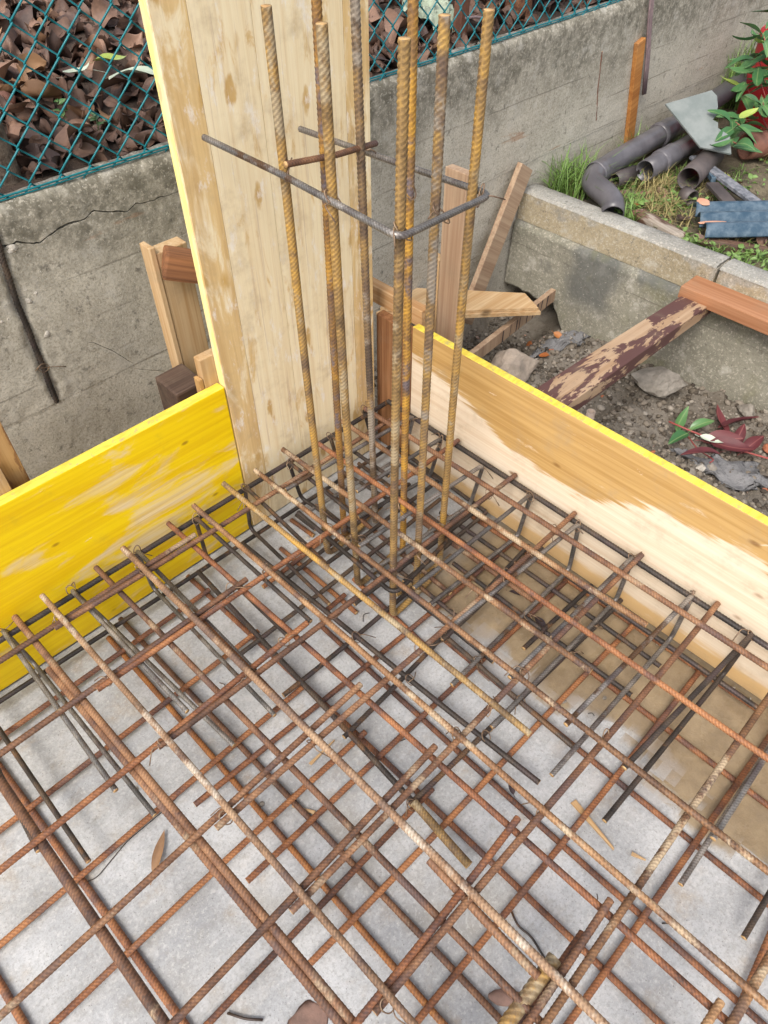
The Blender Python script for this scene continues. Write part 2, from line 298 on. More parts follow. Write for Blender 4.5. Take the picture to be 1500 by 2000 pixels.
def wall_mat(name, c1, c2, moss, mz0, mz1, streak=0):
    n = NT(name); p = n.pos(); x, y, z = n.sep(p)
    a = n.noise(n.map(p, (3, 3, 4)), 1, 6, .62); b = n.noise(p, 55, 5, .7); g = n.noise(n.map(p, (5, 5, 70)), 1, 4, .6)
    c = n.mix(n.mr(n.m('ADD', n.m('MULTIPLY', a, .65), n.m('ADD', n.m('MULTIPLY', b, .15), n.m('MULTIPLY', g, .25))), .37, .63), c1, c2)
    mo = n.m('MULTIPLY', n.mr(n.m('ADD', z, n.m('MULTIPLY', n.m('SUBTRACT', n.noise(p, 6, 4, .6), .5), .35)), mz0, mz1), n.mr(n.noise(p, 24, 6, .72), .30, .62, .25, 1))
    c = n.mix(n.m('MULTIPLY', mo, .9), c, moss)
    c = n.mix(n.mr(n.noise(p, 150, 3, .75), .46, .62, 0, .45), c, (.18, .16, .12)); c = n.mix(n.mr(n.noise(n.map(p, (1, 1, 1), (1, 8, 3)), 95, 4, .75), .52, .64, 0, .5), c, (.60, .55, .46)); c = n.mix(n.mr(n.noise(n.map(p, (1, 1, 1), (4, 0, 2)), 12, 6, .7), .53, .66, 0, .5), c, (.52, .49, .43))
    for z0_ in (.118, .345, .413, .522, .635):                # faint form-board lines
        ln = n.mr(n.m('ABSOLUTE', n.m('ADD', n.m('SUBTRACT', z, z0_), n.m('MULTIPLY', n.m('SUBTRACT', n.noise(n.map(p, (6, 6, 6), (z0_*50, 0, 0)), 1, 4), .5), .012))), .0008, .0034, 1, 0)
        c = n.mix(n.m('MULTIPLY', ln, n.mr(n.noise(n.map(p, (5, 5, 5), (0, z0_*70, 0)), 1, 3), .40, .60, 0, .55)), c, (.13, .115, .09))
    if streak:
        ds2 = n.m('MULTIPLY', n.mr(n.m('ABSOLUTE', n.m('SUBTRACT', n.m('ADD', y, n.m('MULTIPLY', n.noise(p, 9, 4), .2)), .12)), .05, .16, 1, 0), n.mr(z, -.06, .04)); c = n.mix(n.m('MULTIPLY', ds2, .7), c, (.085, .09, .09))
    ws = n.vor(p, 62); c = n.mix(n.mr(ws, .06, .13, .7, 0), c, (.60, .57, .51))
    dk = n.noise(p, 42, 6, .75); c = n.mix(n.mr(dk, .56, .68, 0, .65), c, (.11, .10, .082))
    rs = n.noise(n.map(p, (2.4, 2, 16)), 1, 5, .6, .5); c = n.mix(n.mr(rs, .68, .74, 0, .5), c, (.36, .19, .10))
    if streak:
        gs = n.noise(n.map(p, (4, 5, 4)), 1, 4, .6); c = n.mix(n.mr(gs, .50, .64, 0, .55), c, (.19, .185, .10))
        ds = n.noise(n.map(p, (3, 4, 3), (9, 3, 1)), 1, 3, .6); c = n.mix(n.mr(ds, .56, .68, 0, .7), c, (.10, .105, .105))
    h = n.m('ADD', b, n.m('ADD', n.m('MULTIPLY', n.noise(p, 180, 4, .7), .7), n.m('MULTIPLY', n.mr(ws, 0, .15), .5)))
    M[name] = n.fin(c, .92, n.bump(h, .45, .003), 0, .25)
wall_mat('wall', (.40, .365, .295), (.55, .51, .425), (.115, .106, .08), .55, .80)
wall_mat('curb_band', (.30, .245, .155), (.40, .335, .225), (.30, .285, .25), .30, .33)
wall_mat('curb_base', (.20, .19, .15), (.285, .27, .215), (.16, .16, .12), .1, .25, 1)
wall_mat('curb_top', (.26, .25, .225), (.345, .335, .305), (.30, .29, .25), .4, .6)
def soil_mat(name, c1, c2, c3):
    n = NT(name); p = n.pos()
    a = n.noise(p, 7, 6, .65); b = n.noise(p, 70, 5, .7)
    c = n.mix(n.mr(a, .35, .65), c1, c2); c = n.mix(n.mr(b, .5, .75, 0, .7), c, c3)
    M[name] = n.fin(c, .95, n.bump(n.m('ADD', b, n.m('MULTIPLY', a, 2)), .9, .008), 0, .2)
soil_mat('soil', (.15, .128, .10), (.225, .198, .165), (.085, .07, .055))
soil_mat('garden', (.11, .09, .062), (.18, .15, .10), (.07, .05, .035))
soil_mat('leafsoil', (.06, .043, .036), (.10, .072, .055), (.035, .025, .02))
soil_mat('grout', (.15, .148, .15), (.245, .24, .24), (.085, .082, .08))

# ---------------------------------------------------------------- object helpers
def mesh(name, V, F, mats, smooth=True, fm=None):
    me = bpy.data.meshes.new(name)
    V = np.asarray(V, dtype=np.float32)
    if isinstance(F, np.ndarray):
        k = F.shape[1]; nl = F.size; nf = F.shape[0]
        me.vertices.add(len(V)); me.vertices.foreach_set('co', V.ravel())
        me.loops.add(nl); me.loops.foreach_set('vertex_index', F.astype(np.int32).ravel())
        me.polygons.add(nf); me.polygons.foreach_set('loop_start', np.arange(0, nl, k, dtype=np.int32)); me.polygons.foreach_set('loop_total', np.full(nf, k, dtype=np.int32))
        me.update(calc_edges=True)
    else:
        me.from_pydata([tuple(map(float, v)) for v in V], [], F); me.update()
    for m_ in (mats if isinstance(mats, (list, tuple)) else [mats]): me.materials.append(M[m_] if isinstance(m_, str) else m_)
    if fm is not None: me.polygons.foreach_set('material_index', np.asarray(fm, dtype=np.int32))
    if smooth: me.polygons.foreach_set('use_smooth', np.ones(len(me.polygons), dtype=bool))
    me.validate(); return me
def link(name, me, parent=None, loc=None, rot=None):
    o = bpy.data.objects.new(name, me); col.objects.link(o)
    if loc is not None: o.location = loc
    if rot is not None: o.rotation_euler = rot
    if parent is not None: o.parent = parent
    return o
def tag(o, label, cat, group=None):
    o['label'] = label; o['category'] = cat
    if group: o['group'] = group
    return o
def thing(name, label, cat, loc=(0, 0, 0), group=None):
    return tag(link(name, None, None, loc), label, cat, group)
def struct(o): o['kind'] = 'structure'; return o
def stuff(o): o['kind'] = 'stuff'; return o
def part_at(o, parent):                       # keep world placement under a thing placed away from the origin
    o.parent = parent; o.matrix_parent_inverse = Matrix.Translation(parent.location).inverted(); return o

def box_bm(bm, c, s, rot=None, bev=.002, jit=0):
    r = bmesh.ops.create_cube(bm, size=1); vs = r['verts']
    for v in vs: v.co = Vector((v.co.x*s[0], v.co.y*s[1], v.co.z*s[2])) + Vector((rng.uniform(-jit, jit), rng.uniform(-jit, jit), rng.uniform(-jit, jit)))
    if bev: 
        es = list({e for v in vs for e in v.link_edges})
        bmesh.ops.bevel(bm, geom=es, offset=bev, segments=2, affect='EDGES', profile=.6)
    return vs
def box(name, lo, hi, mat, parent=None, bev=.002, jit=.0008, mats=None):
    """box in place: object origin at the middle of its base"""
    c = [(a+b)/2 for a, b in zip(lo, hi)]; s = [b-a for a, b in zip(lo, hi)]
    bm = bmesh.new(); box_bm(bm, c, s, None, bev, jit)
    me = bpy.data.meshes.new(name); bm.to_mesh(me); bm.free()
    for m_ in (mats or [mat]): me.materials.append(M[m_])
    base = Vector((c[0], c[1], lo[2]))
    for v in me.vertices: v.co.z += s[2]/2
    o = link(name, me, None, base)
    if parent is not None: part_at(o, parent)
    return o
def beam(name, p0, p1, wid, thk, mat, upv=(0, 0, 1), bev=.002, jit=.001, taper=1.0):
    """timber from p0 to p1 (axis through the middle), local x along it, wid across, thk along upv"""
    p0, p1 = Vector(p0), Vector(p1); L = (p1-p0).length; X = (p1-p0)/L
    Y = Vector(upv).cross(X).normalized(); Z = X.cross(Y)
    bm = bmesh.new(); box_bm(bm, None, (L, wid, thk), None, bev, jit)
    bmesh.ops.translate(bm, verts=bm.verts, vec=(L/2, 0, 0))
    me = bpy.data.meshes.new(name); bm.to_mesh(me); bm.free(); me.materials.append(M[mat])
    o = link(name, me); o.matrix_world = Matrix.Translation(p0) @ Matrix((X, Y, Z)).transposed().to_4x4()
    return o
def smooth_path(P, r=.02, n=6):
    """round the corners of a polyline"""
    P = [np.array(p, float) for p in P]; out = [P[0]]
    for i in range(1, len(P)-1):
        a, b, c = P[i-1], P[i], P[i+1]; u = (a-b); v = (c-b); lu, lv = np.linalg.norm(u), np.linalg.norm(v)
        d = min(r, lu*.45, lv*.45); s = b+u/lu*d; e = b+v/lv*d
        for k in range(n+1):
            t = k/n; out.append((1-t)**2*s+2*t*(1-t)*b+t*t*e)
    out.append(P[-1]); return np.array(out)
def tube_geo(P, r, sides=8, step=None, rib=0, pitch=.008, roll=0, taper=None):
    P = np.asarray(P, float); d = np.linalg.norm(np.diff(P, axis=0), axis=1); S = np.concatenate([[0], np.cumsum(d)])
    if step:
        n = max(2, int(S[-1]/step)+1); s = np.linspace(0, S[-1], n); Q = np.stack([np.interp(s, S, P[:, k]) for k in range(3)], 1)
    else: Q, s, n = P, S, len(P)
    T = np.gradient(Q, axis=0); T /= np.linalg.norm(T, axis=1)[:, None]
    N = np.zeros_like(Q); h = np.array([0, 0, 1.]) if abs(T[0][2]) < .9 else np.array([1., 0, 0])
    v = h-T[0]*h.dot(T[0]); v /= np.linalg.norm(v)
    for i in range(n):
        v = v-T[i]*v.dot(T[i]); v /= np.linalg.norm(v); N[i] = v
    B = np.cross(T, N); th = np.arange(sides)*2*np.pi/sides+roll
    rr = np.full((n, sides), r)
    if taper is not None: rr = rr*np.interp(s/S[-1], [0, 1], taper)[:, None]
    if rib:
        t2 = th-roll
        ph = s[:, None]/pitch + .95*np.sign(np.sin(t2))[None, :]*np.cos(t2)[None, :]
        fr = ph-np.floor(ph); pul = np.clip(1.25*(1-np.abs(fr-.5)/.36), 0, 1)
        ht = np.maximum(pul*np.clip(np.abs(np.sin(t2))*1.7, 0, 1)[None, :], .55*(np.abs(np.sin(t2)) < .2)[None, :])
        rr = rr*(1-rib*.4 + rib*ht); tube_geo.rib = np.concatenate([ht.ravel(), [.5, .5]])
    V = (Q[:, None, :]+rr[..., None]*(np.cos(th)[None, :, None]*N[:, None, :]+np.sin(th)[None, :, None]*B[:, None, :])).reshape(-1, 3)
    i = np.arange(n-1)[:, None]*sides; j = np.arange(sides)[None, :]; j2 = (j+1) % sides
    F = np.stack([i+j, i+j2, i+sides+j2, i+sides+j], -1).reshape(-1, 4)
    # end caps (fan of quads with a doubled centre keeps the array regular)
    c0, c1 = len(V), len(V)+1; V = np.vstack([V, Q[0], Q[-1]])
    k = np.arange(0, sides, 2); A = np.stack([np.full(len(k), c0), (k+2) % sides, (k+1) % sides, k], 1); e = (n-1)*sides
    Z = np.stack([np.full(len(k), c1), e+k, e+(k+1) % sides, e+(k+2) % sides], 1)
    return V, np.vstack([F, A, Z]), len(A)*2
def bar(name, P, r, mat, parent=None, rib=.105, pitch=None, sides=10):
    P = np.asarray(P, float)
    pitch = pitch or (.0062 if r < .0064 else .0070)
    V, F, nc = tube_geo(P, r, sides, pitch/4, rib, pitch, rng.uniform(0, 6))
    base = P[0].copy()
    fm = np.zeros(len(F), int); fm[-nc:] = 1
    me = mesh(name, V-base, F, [mat, 'bar_end'], True, fm)
    at = me.attributes.new('rib', 'FLOAT', 'POINT'); at.data.foreach_set('value', tube_geo.rib.astype(np.float32))
    o = link(name, me, None, base)
    if parent is not None: part_at(o, parent)
    return o
def tube(name, P, r, mat, parent=None, sides=8, step=None, taper=None):
    P = np.asarray(P, float); V, F, _ = tube_geo(P, r, sides, step, taper=taper); base = P[0].copy()
    o = link(name, mesh(name, V-base, F, mat), None, base)
    if parent is not None: part_at(o, parent)
    return o
def fb(x, y, z=0, sc_=1, oc=3):
    v = 0; a = .5
    for k in range(oc): v += a*noise.noise((x*sc_, y*sc_, z*sc_)); sc_ *= 2.1; a *= .5
    return v
def grid_xy(name, xs, ys, zf, mat):
    V = [(x, y, zf(x, y)) for y in ys for x in xs]; n = len(xs); m_ = len(ys)
    F = np.array([(j*n+i, j*n+i+1, (j+1)*n+i+1, (j+1)*n+i) for j in range(m_-1) for i in range(n-1)])
    return struct(link(name, mesh(name, V, F, mat)))
def lump(name, r, mat, seed, sub=2, rough=.35, squash=(1, 1, .7), smooth=True):
    rr = random.Random(seed); bm = bmesh.new(); bmesh.ops.create_icosphere(bm, subdivisions=sub, radius=1)
    planes = [(Vector((rr.uniform(-1, 1), rr.uniform(-1, 1), rr.uniform(-1, 1))).normalized(), rr.uniform(.45, .8)) for _ in range(11)]
    off = rr.uniform(0, 99)
    for v in bm.verts:
        d = v.co.normalized(); k = 1
        for nrm, h in planes:
            q = d.dot(nrm)
            if q > 1e-3: k = min(k, h/q)
        k *= 1+rough*.3*noise.noise(d*2.2+Vector((off, 0, 0))) + .05*noise.noise(d*7+Vector((off, 0, 0)))
        v.co = Vector((d.x*squash[0], d.y*squash[1], d.z*squash[2]))*k*r
    me = bpy.data.meshes.new(name); bm.to_mesh(me); bm.free(); me.materials.append(M[mat])
    for p in me.polygons: p.use_smooth = sub > 2 and smooth
    return me

# ---------------------------------------------------------------- ground sheets
far = struct(link('terrain', mesh('terrain', [(-120, -120, -.6), (120, -120, -.6), (120, 120, -.6), (-120, 120, -.6)], [(0, 1, 2, 3)], 'garden', False)))
def soil_z(x, y):
    if x < -.01 and y < -.01: return -.35
    z = -.105 + .06*fb(x, y, 3, 3.2, 4) + .055*fb(x, y, 8, 15, 4)
    z -= .20*math.exp(-(((x-.78)/.26)**2+((y-.26)/.16)**2)) + .13*math.exp(-(((x-1.12)/.16)**2+((y-.28)/.15)**2))
    z += .06*math.exp(-(((x-.55)/.3)**2+((y+.75)/.35)**2)) + .03*math.exp(-(((x-.85)/.12)**2+((y+.42)/.1)**2))
    return z
xs = list(np.arange(-3, -.05, .15))+list(np.arange(-.04, 1.27, .013)); ys = list(np.arange(-3.4, -1.5, .1))+list(np.arange(-1.5, .46, .013))
trench = grid_xy('trench_soil', xs, ys, soil_z, 'soil')
def gard_z(x, y): return .262 + .035*fb(x, y, 1, 2.5, 3) + .018*fb(x, y, 5, 16, 3) + max(0, x-3)*.02
xs = list(np.arange(1.245, 3.2, .03))+list(np.arange(3.2, 8, .25)); ys = list(np.arange(-4, -1, .15))+list(np.arange(-1, .44, .03))
garden = grid_xy('garden_ground', xs, ys, gard_z, 'garden')
def back_z(x, y): return .832 + .05*min(1, max(0, (y-.5)/.4)) + .05*fb(x, y, 2, 2, 3) + max(0, y-.8)*.10
xs = list(np.arange(-3, -1.2, .2))+list(np.arange(-1.2, 2.4, .05))+list(np.arange(2.4, 8, .25)); ys = list(np.arange(.478, 2.6, .05))+list(np.arange(2.6, 7, .3))
litter = grid_xy('leaf_covered_ground', xs, ys, back_z, 'leafsoil')

# concrete slab: a gently uneven sheet with a rim
xs = np.arange(-3, .031, .04); ys = np.arange(-3.2, .031, .04)
slab = grid_xy('concrete_slab', list(xs), list(ys), lambda x, y: .0022*fb(x, y, 0, 5, 3), 'slab')
box('slab_edge', (-3, -3.2, -.1), (.03, .03, -.006), 'slab', slab, .0)

# ---------------------------------------------------------------- retaining wall with courses, cracks and an exposed bar
WY = .42
wall = thing('concrete_wall', 'tall weathered concrete retaining wall under the green chain-link fence', 'wall', (0, WY, -.3))
box('core', (-3, WY+.016, -.4), (8, WY+.06, .80), 'wall', wall, 0)
BARX = [(-.735, .80), (-.738, .758), (-.748, .645), (-.750, .508), (-.753, .374), (-.755, .34)]
def wall_y(x, z):
    y = WY + .004*fb(x, z, 0, 7, 3) + .0022*fb(x, z, 4, 38, 2)
    if -.95 < x < -.5 and .33 < z < .8:
        bx = np.interp(-z, [-b[1] for b in BARX], [b[0] for b in BARX])
        wv = .010+.018*(fb(x, z, 9, 20, 3)+.15); y += .009*math.exp(-((x-bx)/wv)**4) * (1 if z > .37 else max(0, (z-.33)/.04))
        if x < bx+.05: y += .006*max(0, fb(x, z, 2, 11, 3)+.05)
    return y
def course(x0, x1, z0, z1, step, zs, off, split=None, gap=None):
    """one form-board course of the face; split(x) / gap(x) open a crack across it"""
    xs = np.arange(x0, x1+1e-6, step); g = .00015
    def sheet(lo, hi, rows, topround=False):
        V = []; n = len(xs)
        for j in range(rows+1):
            for x in xs:
                a, b = lo(x), hi(x); z = a+(b-a)*j/rows; V.append((x, wall_y(x, z)+off, z))
        k = len(V)
        for j, f_ in ((0, lo), (rows, hi)):                 # turned-back lips give the joints real depth
            for x in xs: V.append((x, WY+.018, f_(x)))
        F = [(j*n+i, j*n+i+1, (j+1)*n+i+1, (j+1)*n+i) for j in range(rows) for i in range(n-1)]
        k2 = len(V); V += V[:n]+V[rows*n:rows*n+n]
        F += [(k+i, k+i+1, k2+i+1, k2+i) for i in range(n-1)]
        F += [(k2+n+i, k2+n+i+1, k+n+i+1, k+n+i) for i in range(n-1)]
        return part_at(link('wall_course', mesh('wall_course', V, np.array(F), 'wall')), wall)
    if split is None: sheet(lambda x: z0+g, lambda x: z1-g, max(2, int((z1-z0)/zs)))
    else:
        sheet(lambda x: z0+g, lambda x: split(x)-gap(x)/2, max(2, int((z1-z0)*.75/zs)))
        sheet(lambda x: split(x)+gap(x)/2, lambda x: z1-g, max(2, int((z1-z0)*.45/zs)))
cr = [(-.80, .765), (-.745, .752), (-.715, .757), (-.699, .758), (-.652, .742), (-.626, .748), (-.60, .753), (-.572, .760), (-.54, .758), (-.513, .766), (-.47, .752), (-.434, .740), (-.403, .750), (-.36, .745), (-.311, .743), (-.27, .743), (-.1, .74)]
def crk(x): return float(np.interp(x, [c[0] for c in cr], [c[1] for c in cr])) + .009*fb(x, 1.7, 0, 45, 4)
def gapf(x): return float(np.interp(x, [-.85, -.78, -.74, -.66, -.6, -.5, -.4, -.28, -.2], [0, .001, .0065, .004, .0055, .0036, .003, .0018, 0]))*(1+1.2*fb(x, 9, 1, 45, 2))
kr = [(-.75, .47), (-.618, .464), (-.572, .414), (-.53, .352), (-.4, .36)]
def crk2(x): return float(np.interp(x, [c[0] for c in kr], [c[1] for c in kr])) + .004*fb(x, 3, 0, 70, 2)
def gap2(x): return float(np.interp(x, [-.64, -.61, -.55, -.53, -.52], [0, .002, .002, .001, 0]))
kr3 = [(-.7, .335), (-.53, .335), (-.514, .324), (-.453, .287), (-.417, .25), (-.3, .2)]
def crk3(x): return float(np.interp(x, [c[0] for c in kr3], [c[1] for c in kr3])) + .004*fb(x, 5, 0, 70, 2)
def gap3(x): return float(np.interp(x, [-.535, -.52, -.42, -.39], [0, .0017, .0017, 0]))
course(-3, -1.05, -.35, .345, .06, .05, .0); course(-3, -1.05, .345, .635, .06, .05, -.0006); course(-3, -1.05, .635, .80, .06, .05, .0)
course(-1.05, .15, -.35, .345, .0075, .014, .0004, crk3, gap3); course(-1.05, .15, .345, .635, .0075, .010, -.0004, crk2, gap2); course(-1.05, .15, .635, .80, .0065, .009, .0005, crk, gapf)
course(.15, 3.2, -.35, .405, .014, .014, .0008); course(.15, 3.2, .405, .80, .012, .014, -.0008); course(3.2, 8, -.35, .80, .1, .06, 0)
# rounded weathered top
xs = np.arange(-3, 3.2, .012); prof = [(0, .7995), (.0005, .812), (.004, .826), (.014, .836), (.03, .842), (.045, .843), (.055, .838), (.062, .80)]
V = [(x, wall_y(x, b)+a+(.0005 if x < .15 else -.0008), b+(.007*fb(x, a*4, 2, 6, 3)+.004*fb(x, a, 2, 40, 2) if b > .80 else 0)) for a, b in prof for x in xs]; n = len(xs)
part_at(link('wall_top', mesh('wall_top', V, np.array([(j*n+i, j*n+i+1, (j+1)*n+i+1, (j+1)*n+i) for j in range(len(prof)-1) for i in range(n-1)]), 'wall')), wall)
box('wall_top_end', (3.19, WY, .797), (8, WY+.062, .842), 'wall', wall, .01)
eb = bar('exposed_bar', [(x, WY+.003, z) for x, z in [(a+.0008*math.sin(i*2.1), b) for i, (a, b) in enumerate([(float(np.interp(-z, [-q[1] for q in BARX], [q[0] for q in BARX])), z) for z in np.linspace(.80, .345, 14)])]], .0066, 'd', wall, .3, .009); eb['label'] = 'rusty reinforcing bar laid bare in a chipped groove'
tw = tube('tie_wire', smooth_path([(-.775, WY-.004, .455), (-.752, WY-.007, .470), (-.735, WY-.004, .45), (-.757, WY-.006, .44), (-.77, WY-.003, .46), (-.72, WY-.004, .442), (-.70, WY-.002, .43)], .01), .0009, 'tie_wire', wall, 5)
peb = [lump('pebble', 1, 'stone_white', 40+i, 2, .2, (1, .6, .8)) for i in range(4)]
for i, (x, z, r) in enumerate([(-.70+.03*math.sin(k*3.1), .36+.018*k, .003+.0035*((k*7) % 5)/4) for k in range(22)]+[(-.80+.03*math.sin(k*2.3), .38+.02*k, .003+.003*((k*5) % 4)/3) for k in range(18)]+[(-.715, .748, .017), (-.722, .625, .011), (-.716, .57, .012), (-.713, .53, .012), (-.783, .70, .010), (-.70, .635, .008), (-.78, .60, .007), (-.725, .41, .008), (-.50, .63, .006), (-.79, .655, .009)]):
    o = link('pebble', peb[i % 4], None, (x, WY+.004, z), (0, rng.uniform(0, 6), 0)); o.scale = (r,)*3; part_at(o, wall)
bar('exposed_bar', [(1.553, WY+.001, .70), (1.575, WY+.002, .57), (1.607, WY+.001, .45)], .004, 'rusty_steel', wall, .1)

# ---------------------------------------------------------------- low wall on the right
low = thing('low_concrete_wall', 'low concrete garden wall with brown upper band and mossy footing', 'wall', (1.2, -1, -.3))
def facegrid(name, x_f, y0, y1, z0, z1, st, mat, parent, amp=.003):
    ysg = np.arange(y0, y1+1e-6, st); zsg = np.linspace(z0, z1, max(3, int((z1-z0)/st)))
    V = [(x_f(z)+amp*fb(y, z, 1, 9, 3)+amp*.8*fb(y, z, 6, 45, 2), y, z) for z in zsg for y in ysg]; n = len(ysg)
    return part_at(link(name, mesh(name, V, np.array([(j*n+i, (j+1)*n+i, (j+1)*n+i+1, j*n+i+1) for j in range(len(zsg)-1) for i in range(n-1)]), mat)), parent)
for y0, y1, dx in ((-3.4, -.412, .003), (-.404, .419, 0)):
    b = box('upper_band', (1.156+dx, y0, .18), (1.245, y1, .300), 'curb_band', low, .004)
    facegrid('band_face', lambda z: 1.151+dx, y0+.002, y1-.002, .202, .306, .012, 'curb_band', low)
    ysg = np.arange(y0+.001, y1, .015); pr = [(1.151, .305), (1.155, .312), (1.17, .3145), (1.20, .315), (1.24, .312), (1.25, .300), (1.252, .22)]
    V = [(x+dx*.5+.003*fb(y, x*9, 2, 12, 3), y, z+.003*fb(y, x*5, 4, 14, 3)) for x, z in pr for y in ysg]; n = len(ysg)
    part_at(link('wall_cap', mesh('wall_cap', V, np.array([(j*n+i, (j+1)*n+i, (j+1)*n+i+1, j*n+i+1) for j in range(len(pr)-1) for i in range(n-1)]), 'curb_top')), low)
ysg = np.arange(-3.4, .42, .013); V = []; nz = 36
for j in range(nz+1):
    for y in ysg:
        zb = -.35+.29*min(1, max(0, (y+.06)/.22))+.035*fb(y, 3, 1, 14, 4); z = zb+(.2015-zb)*j/nz          # undercut near the corner
        V.append((1.128-.012*min(1, max(0, (.19-z)*4))+(max(0, z-.19)*1.9)+.007*fb(y, z, 1, 9, 3)+.005*fb(y, z, 6, 45, 2), y, z))
n = len(ysg); k = len(V)
for y, v in zip(ysg, V[:n]): V.append((v[0]+.09, y, v[2]+.01))
F = [(j*n+i, (j+1)*n+i, (j+1)*n+i+1, j*n+i+1) for j in range(nz) for i in range(n-1)]+[(k+i, i, i+1, k+i+1) for i in range(n-1)]
part_at(link('footing_face', mesh('footing_face', V, np.array(F), 'curb_base')), low)

# ---------------------------------------------------------------- formwork
yp = thing('formwork_panel', 'bright yellow formwork panel with pale worn patches left of the tall board', 'formwork panel', (-.505, 0, 0))
def panel(name, lo, hi, face_mat, edge_mat, parent, axis):
    o = box(name, lo, hi, face_mat, parent, .0025, .0006); o.data.materials.append(M[edge_mat])
    for p in o.data.polygons:
        if axis == 'y' and abs(p.normal.y) < .8 or axis == 'x' and abs(p.normal.x) < .8: p.material_index = 1
    return o
# object coordinates of the panel materials are world metres: origin left at 0
def at_origin(o):
    loc = o.matrix_world.translation.copy() if o.parent is None else o.location.copy()
    for v in o.data.vertices: v.co += loc
    o.location = (0, 0, 0)
pa = panel('board', (-2.6, 0, .004), (-.5035, .027, .488), 'panel_yellow', 'edge', yp, 'y'); at_origin(pa)
tb = thing('formwork_panel', 'tall upright pale wooden formwork board with ochre streaks behind the column bars', 'formwork panel', (-.265, 0, 0))
core = box('core', (-.5, .004, .003), (-.028, .027, 1.98), 'edge_dry', tb, .002, .0004)
for x0, x1, mt in ((-.4995, -.4315, 'lamella_ochre'), (-.4305, -.306, 'lamella_pale'), (-.305, -.150, 'lamella_pale'), (-.149, -.096, 'lamella_mid'), (-.095, -.0285, 'lamella_ochre')):
    box('lamella', (x0, -.0005+rng.uniform(-.0005, .0003), .004), (x1, .0055, 1.979), mt, tb, .0007, 0)
rp = thing('formwork_panel', 'long pale formwork panel with ochre upper band and yellow top edge on the right', 'formwork panel', (0, -.12, 0))
pa = panel('board', (0, -3.0, .012), (.023, -.118, .476), 'panel_right', 'edge', rp, 'x'); at_origin(pa)
tag(box('corner_batten', (.002, -.114, .003), (.03, .02, .452), 'brown_wood'), 'brown grained board closing the inner corner beside the right panel', 'board')
tag(box('corner_batten', (-.0265, .029, .003), (.0, .05, .60), 'dark_wood'), 'narrow dark board in the corner behind the tall board', 'board')
tag(box('wooden_brace', (.032, -.118, .455), (.062, .16, .506), 'pale_wood_y'), 'short brown brace laid on the corner behind the column bars', 'brace')
tag(box('timber_post', (.100, -.176, -.12), (.125, -.109, .845), 'grey_wood'), 'tall pinkish plank stake standing behind the right panel', 'stake')
tag(box('timber_post', (.103, -.106, -.12), (.128, -.070, .615), 'pale_wood'), 'shorter narrow stake beside the tall pinkish plank', 'stake')
tag(beam('leaning_plank', (.80, .352, -.09), (1.126, .392, .415), .022, .085, 'grey_wood', (-.84, 0, .54)), 'grey-brown plank leaning in the corner of the two concrete walls', 'plank')
b1 = thing('loose_board', 'pale boards lying flat in the dark hole behind the stakes', 'boards', (.62, .23, .10))
def flat_board(name, pts, z, t, mat, parent):
    n = len(pts); V = [(x, y, z) for x, y in pts]+[(x, y, z-t) for x, y in pts]
    F = [tuple(range(n)), tuple(range(2*n-1, n-1, -1))]+[(i, i+n, (i+1) % n+n, (i+1) % n) for i in range(n)]
    return part_at(link(name, mesh(name, V, F, mat, False)), parent)
flat_board('board', [(.796, .022), (.84, .118), (.585, .4185), (.40, .4185), (.44, .33)], .125, .010, 'pale_wood_x', b1)
flat_board('board', [(.80, .012), (.835, .10), (.57, .4185), (.38, .4185), (.43, .325)], .113, .014, 'pale_wood_x', b1)
tag(beam('sawn_strip', (.50, .085, .015), (1.06, .135, .02), .022, .05, 'grey_wood'), 'rough strip with dark saw marks wedged between rock and wall', 'strip')
st = bpy.data.objects['sawn_strip']
for i, t_ in enumerate((.20, .25, .29, .31, .36, .40, .43, .46, .50)):
    V = [(t_, -.0112, -.0245), (t_+.002+.006*rng.random(), -.0112, -.0245), (t_+.004+.006*rng.random(), -.0112, .0245), (t_+.001, -.0112, .0245)]
    V = V+[(x, y-.0005, z) for x, y, z in V]; link('saw_mark', mesh('saw_mark', V, [(4, 5, 6, 7), (0, 1, 5, 4), (1, 2, 6, 5), (2, 3, 7, 6), (3, 0, 4, 7)], 'black', False), st)
tag(beam('timber_strut', (.032, -.522, .425), (1.125, -.398, .190), .092, .045, 'peeling_paint_wood'), 'strut with peeling maroon paint from right panel to low wall', 'beam')
tag(box('timber_plank', (1.045, -1.9, .222), (1.1485, -.348, .262), 'red_wood_y'), 'reddish plank laid along the low wall on top of the strut', 'plank')
# left side, between the yellow panel and the wall
lp = thing('timber_post', 'two-plank wooden post between yellow panel and cracked wall', 'post', (-.46, .22, -.1))
box('plank', (-.505, .20, -.12), (-.492, .242, .752), 'pale_wood', lp); box('plank', (-.4905, .203, -.12), (-.412, .24, .735), 'pale_wood', lp)
tag(beam('timber_strut', (-.487, .185, .725), (-.33, .105, .665), .055, .06, 'brown_wood_x', bev=.008, jit=.004), 'dark brown strut from the two-plank post to the tall board', 'strut')
tag(box('timber_block', (-.585, .09, -.12), (-.502, .185, .463), 'dark_wood', None, .006, .004), 'nearly black timber block behind the right end of the yellow panel', 'block')
tag(box('timber_stake', (-.536, .0285, -.1), (-.44, .054, .562), 'pale_wood'), 'pale stake fixed at the joint of yellow panel and tall board', 'stake')
tag(box('timber_stake', (-.548, .0285, -.1), (-.538, .050, .515), 'peeling_bark_paint'), 'thin strip beside the pale stake at the yellow panel', 'strip')
tag(box('timber_stake', (-1.045, .060, -.1), (-.958, .105, .80), 'peeling_bark_paint'), 'stake with flaking brown bark at the left picture edge', 'stake')
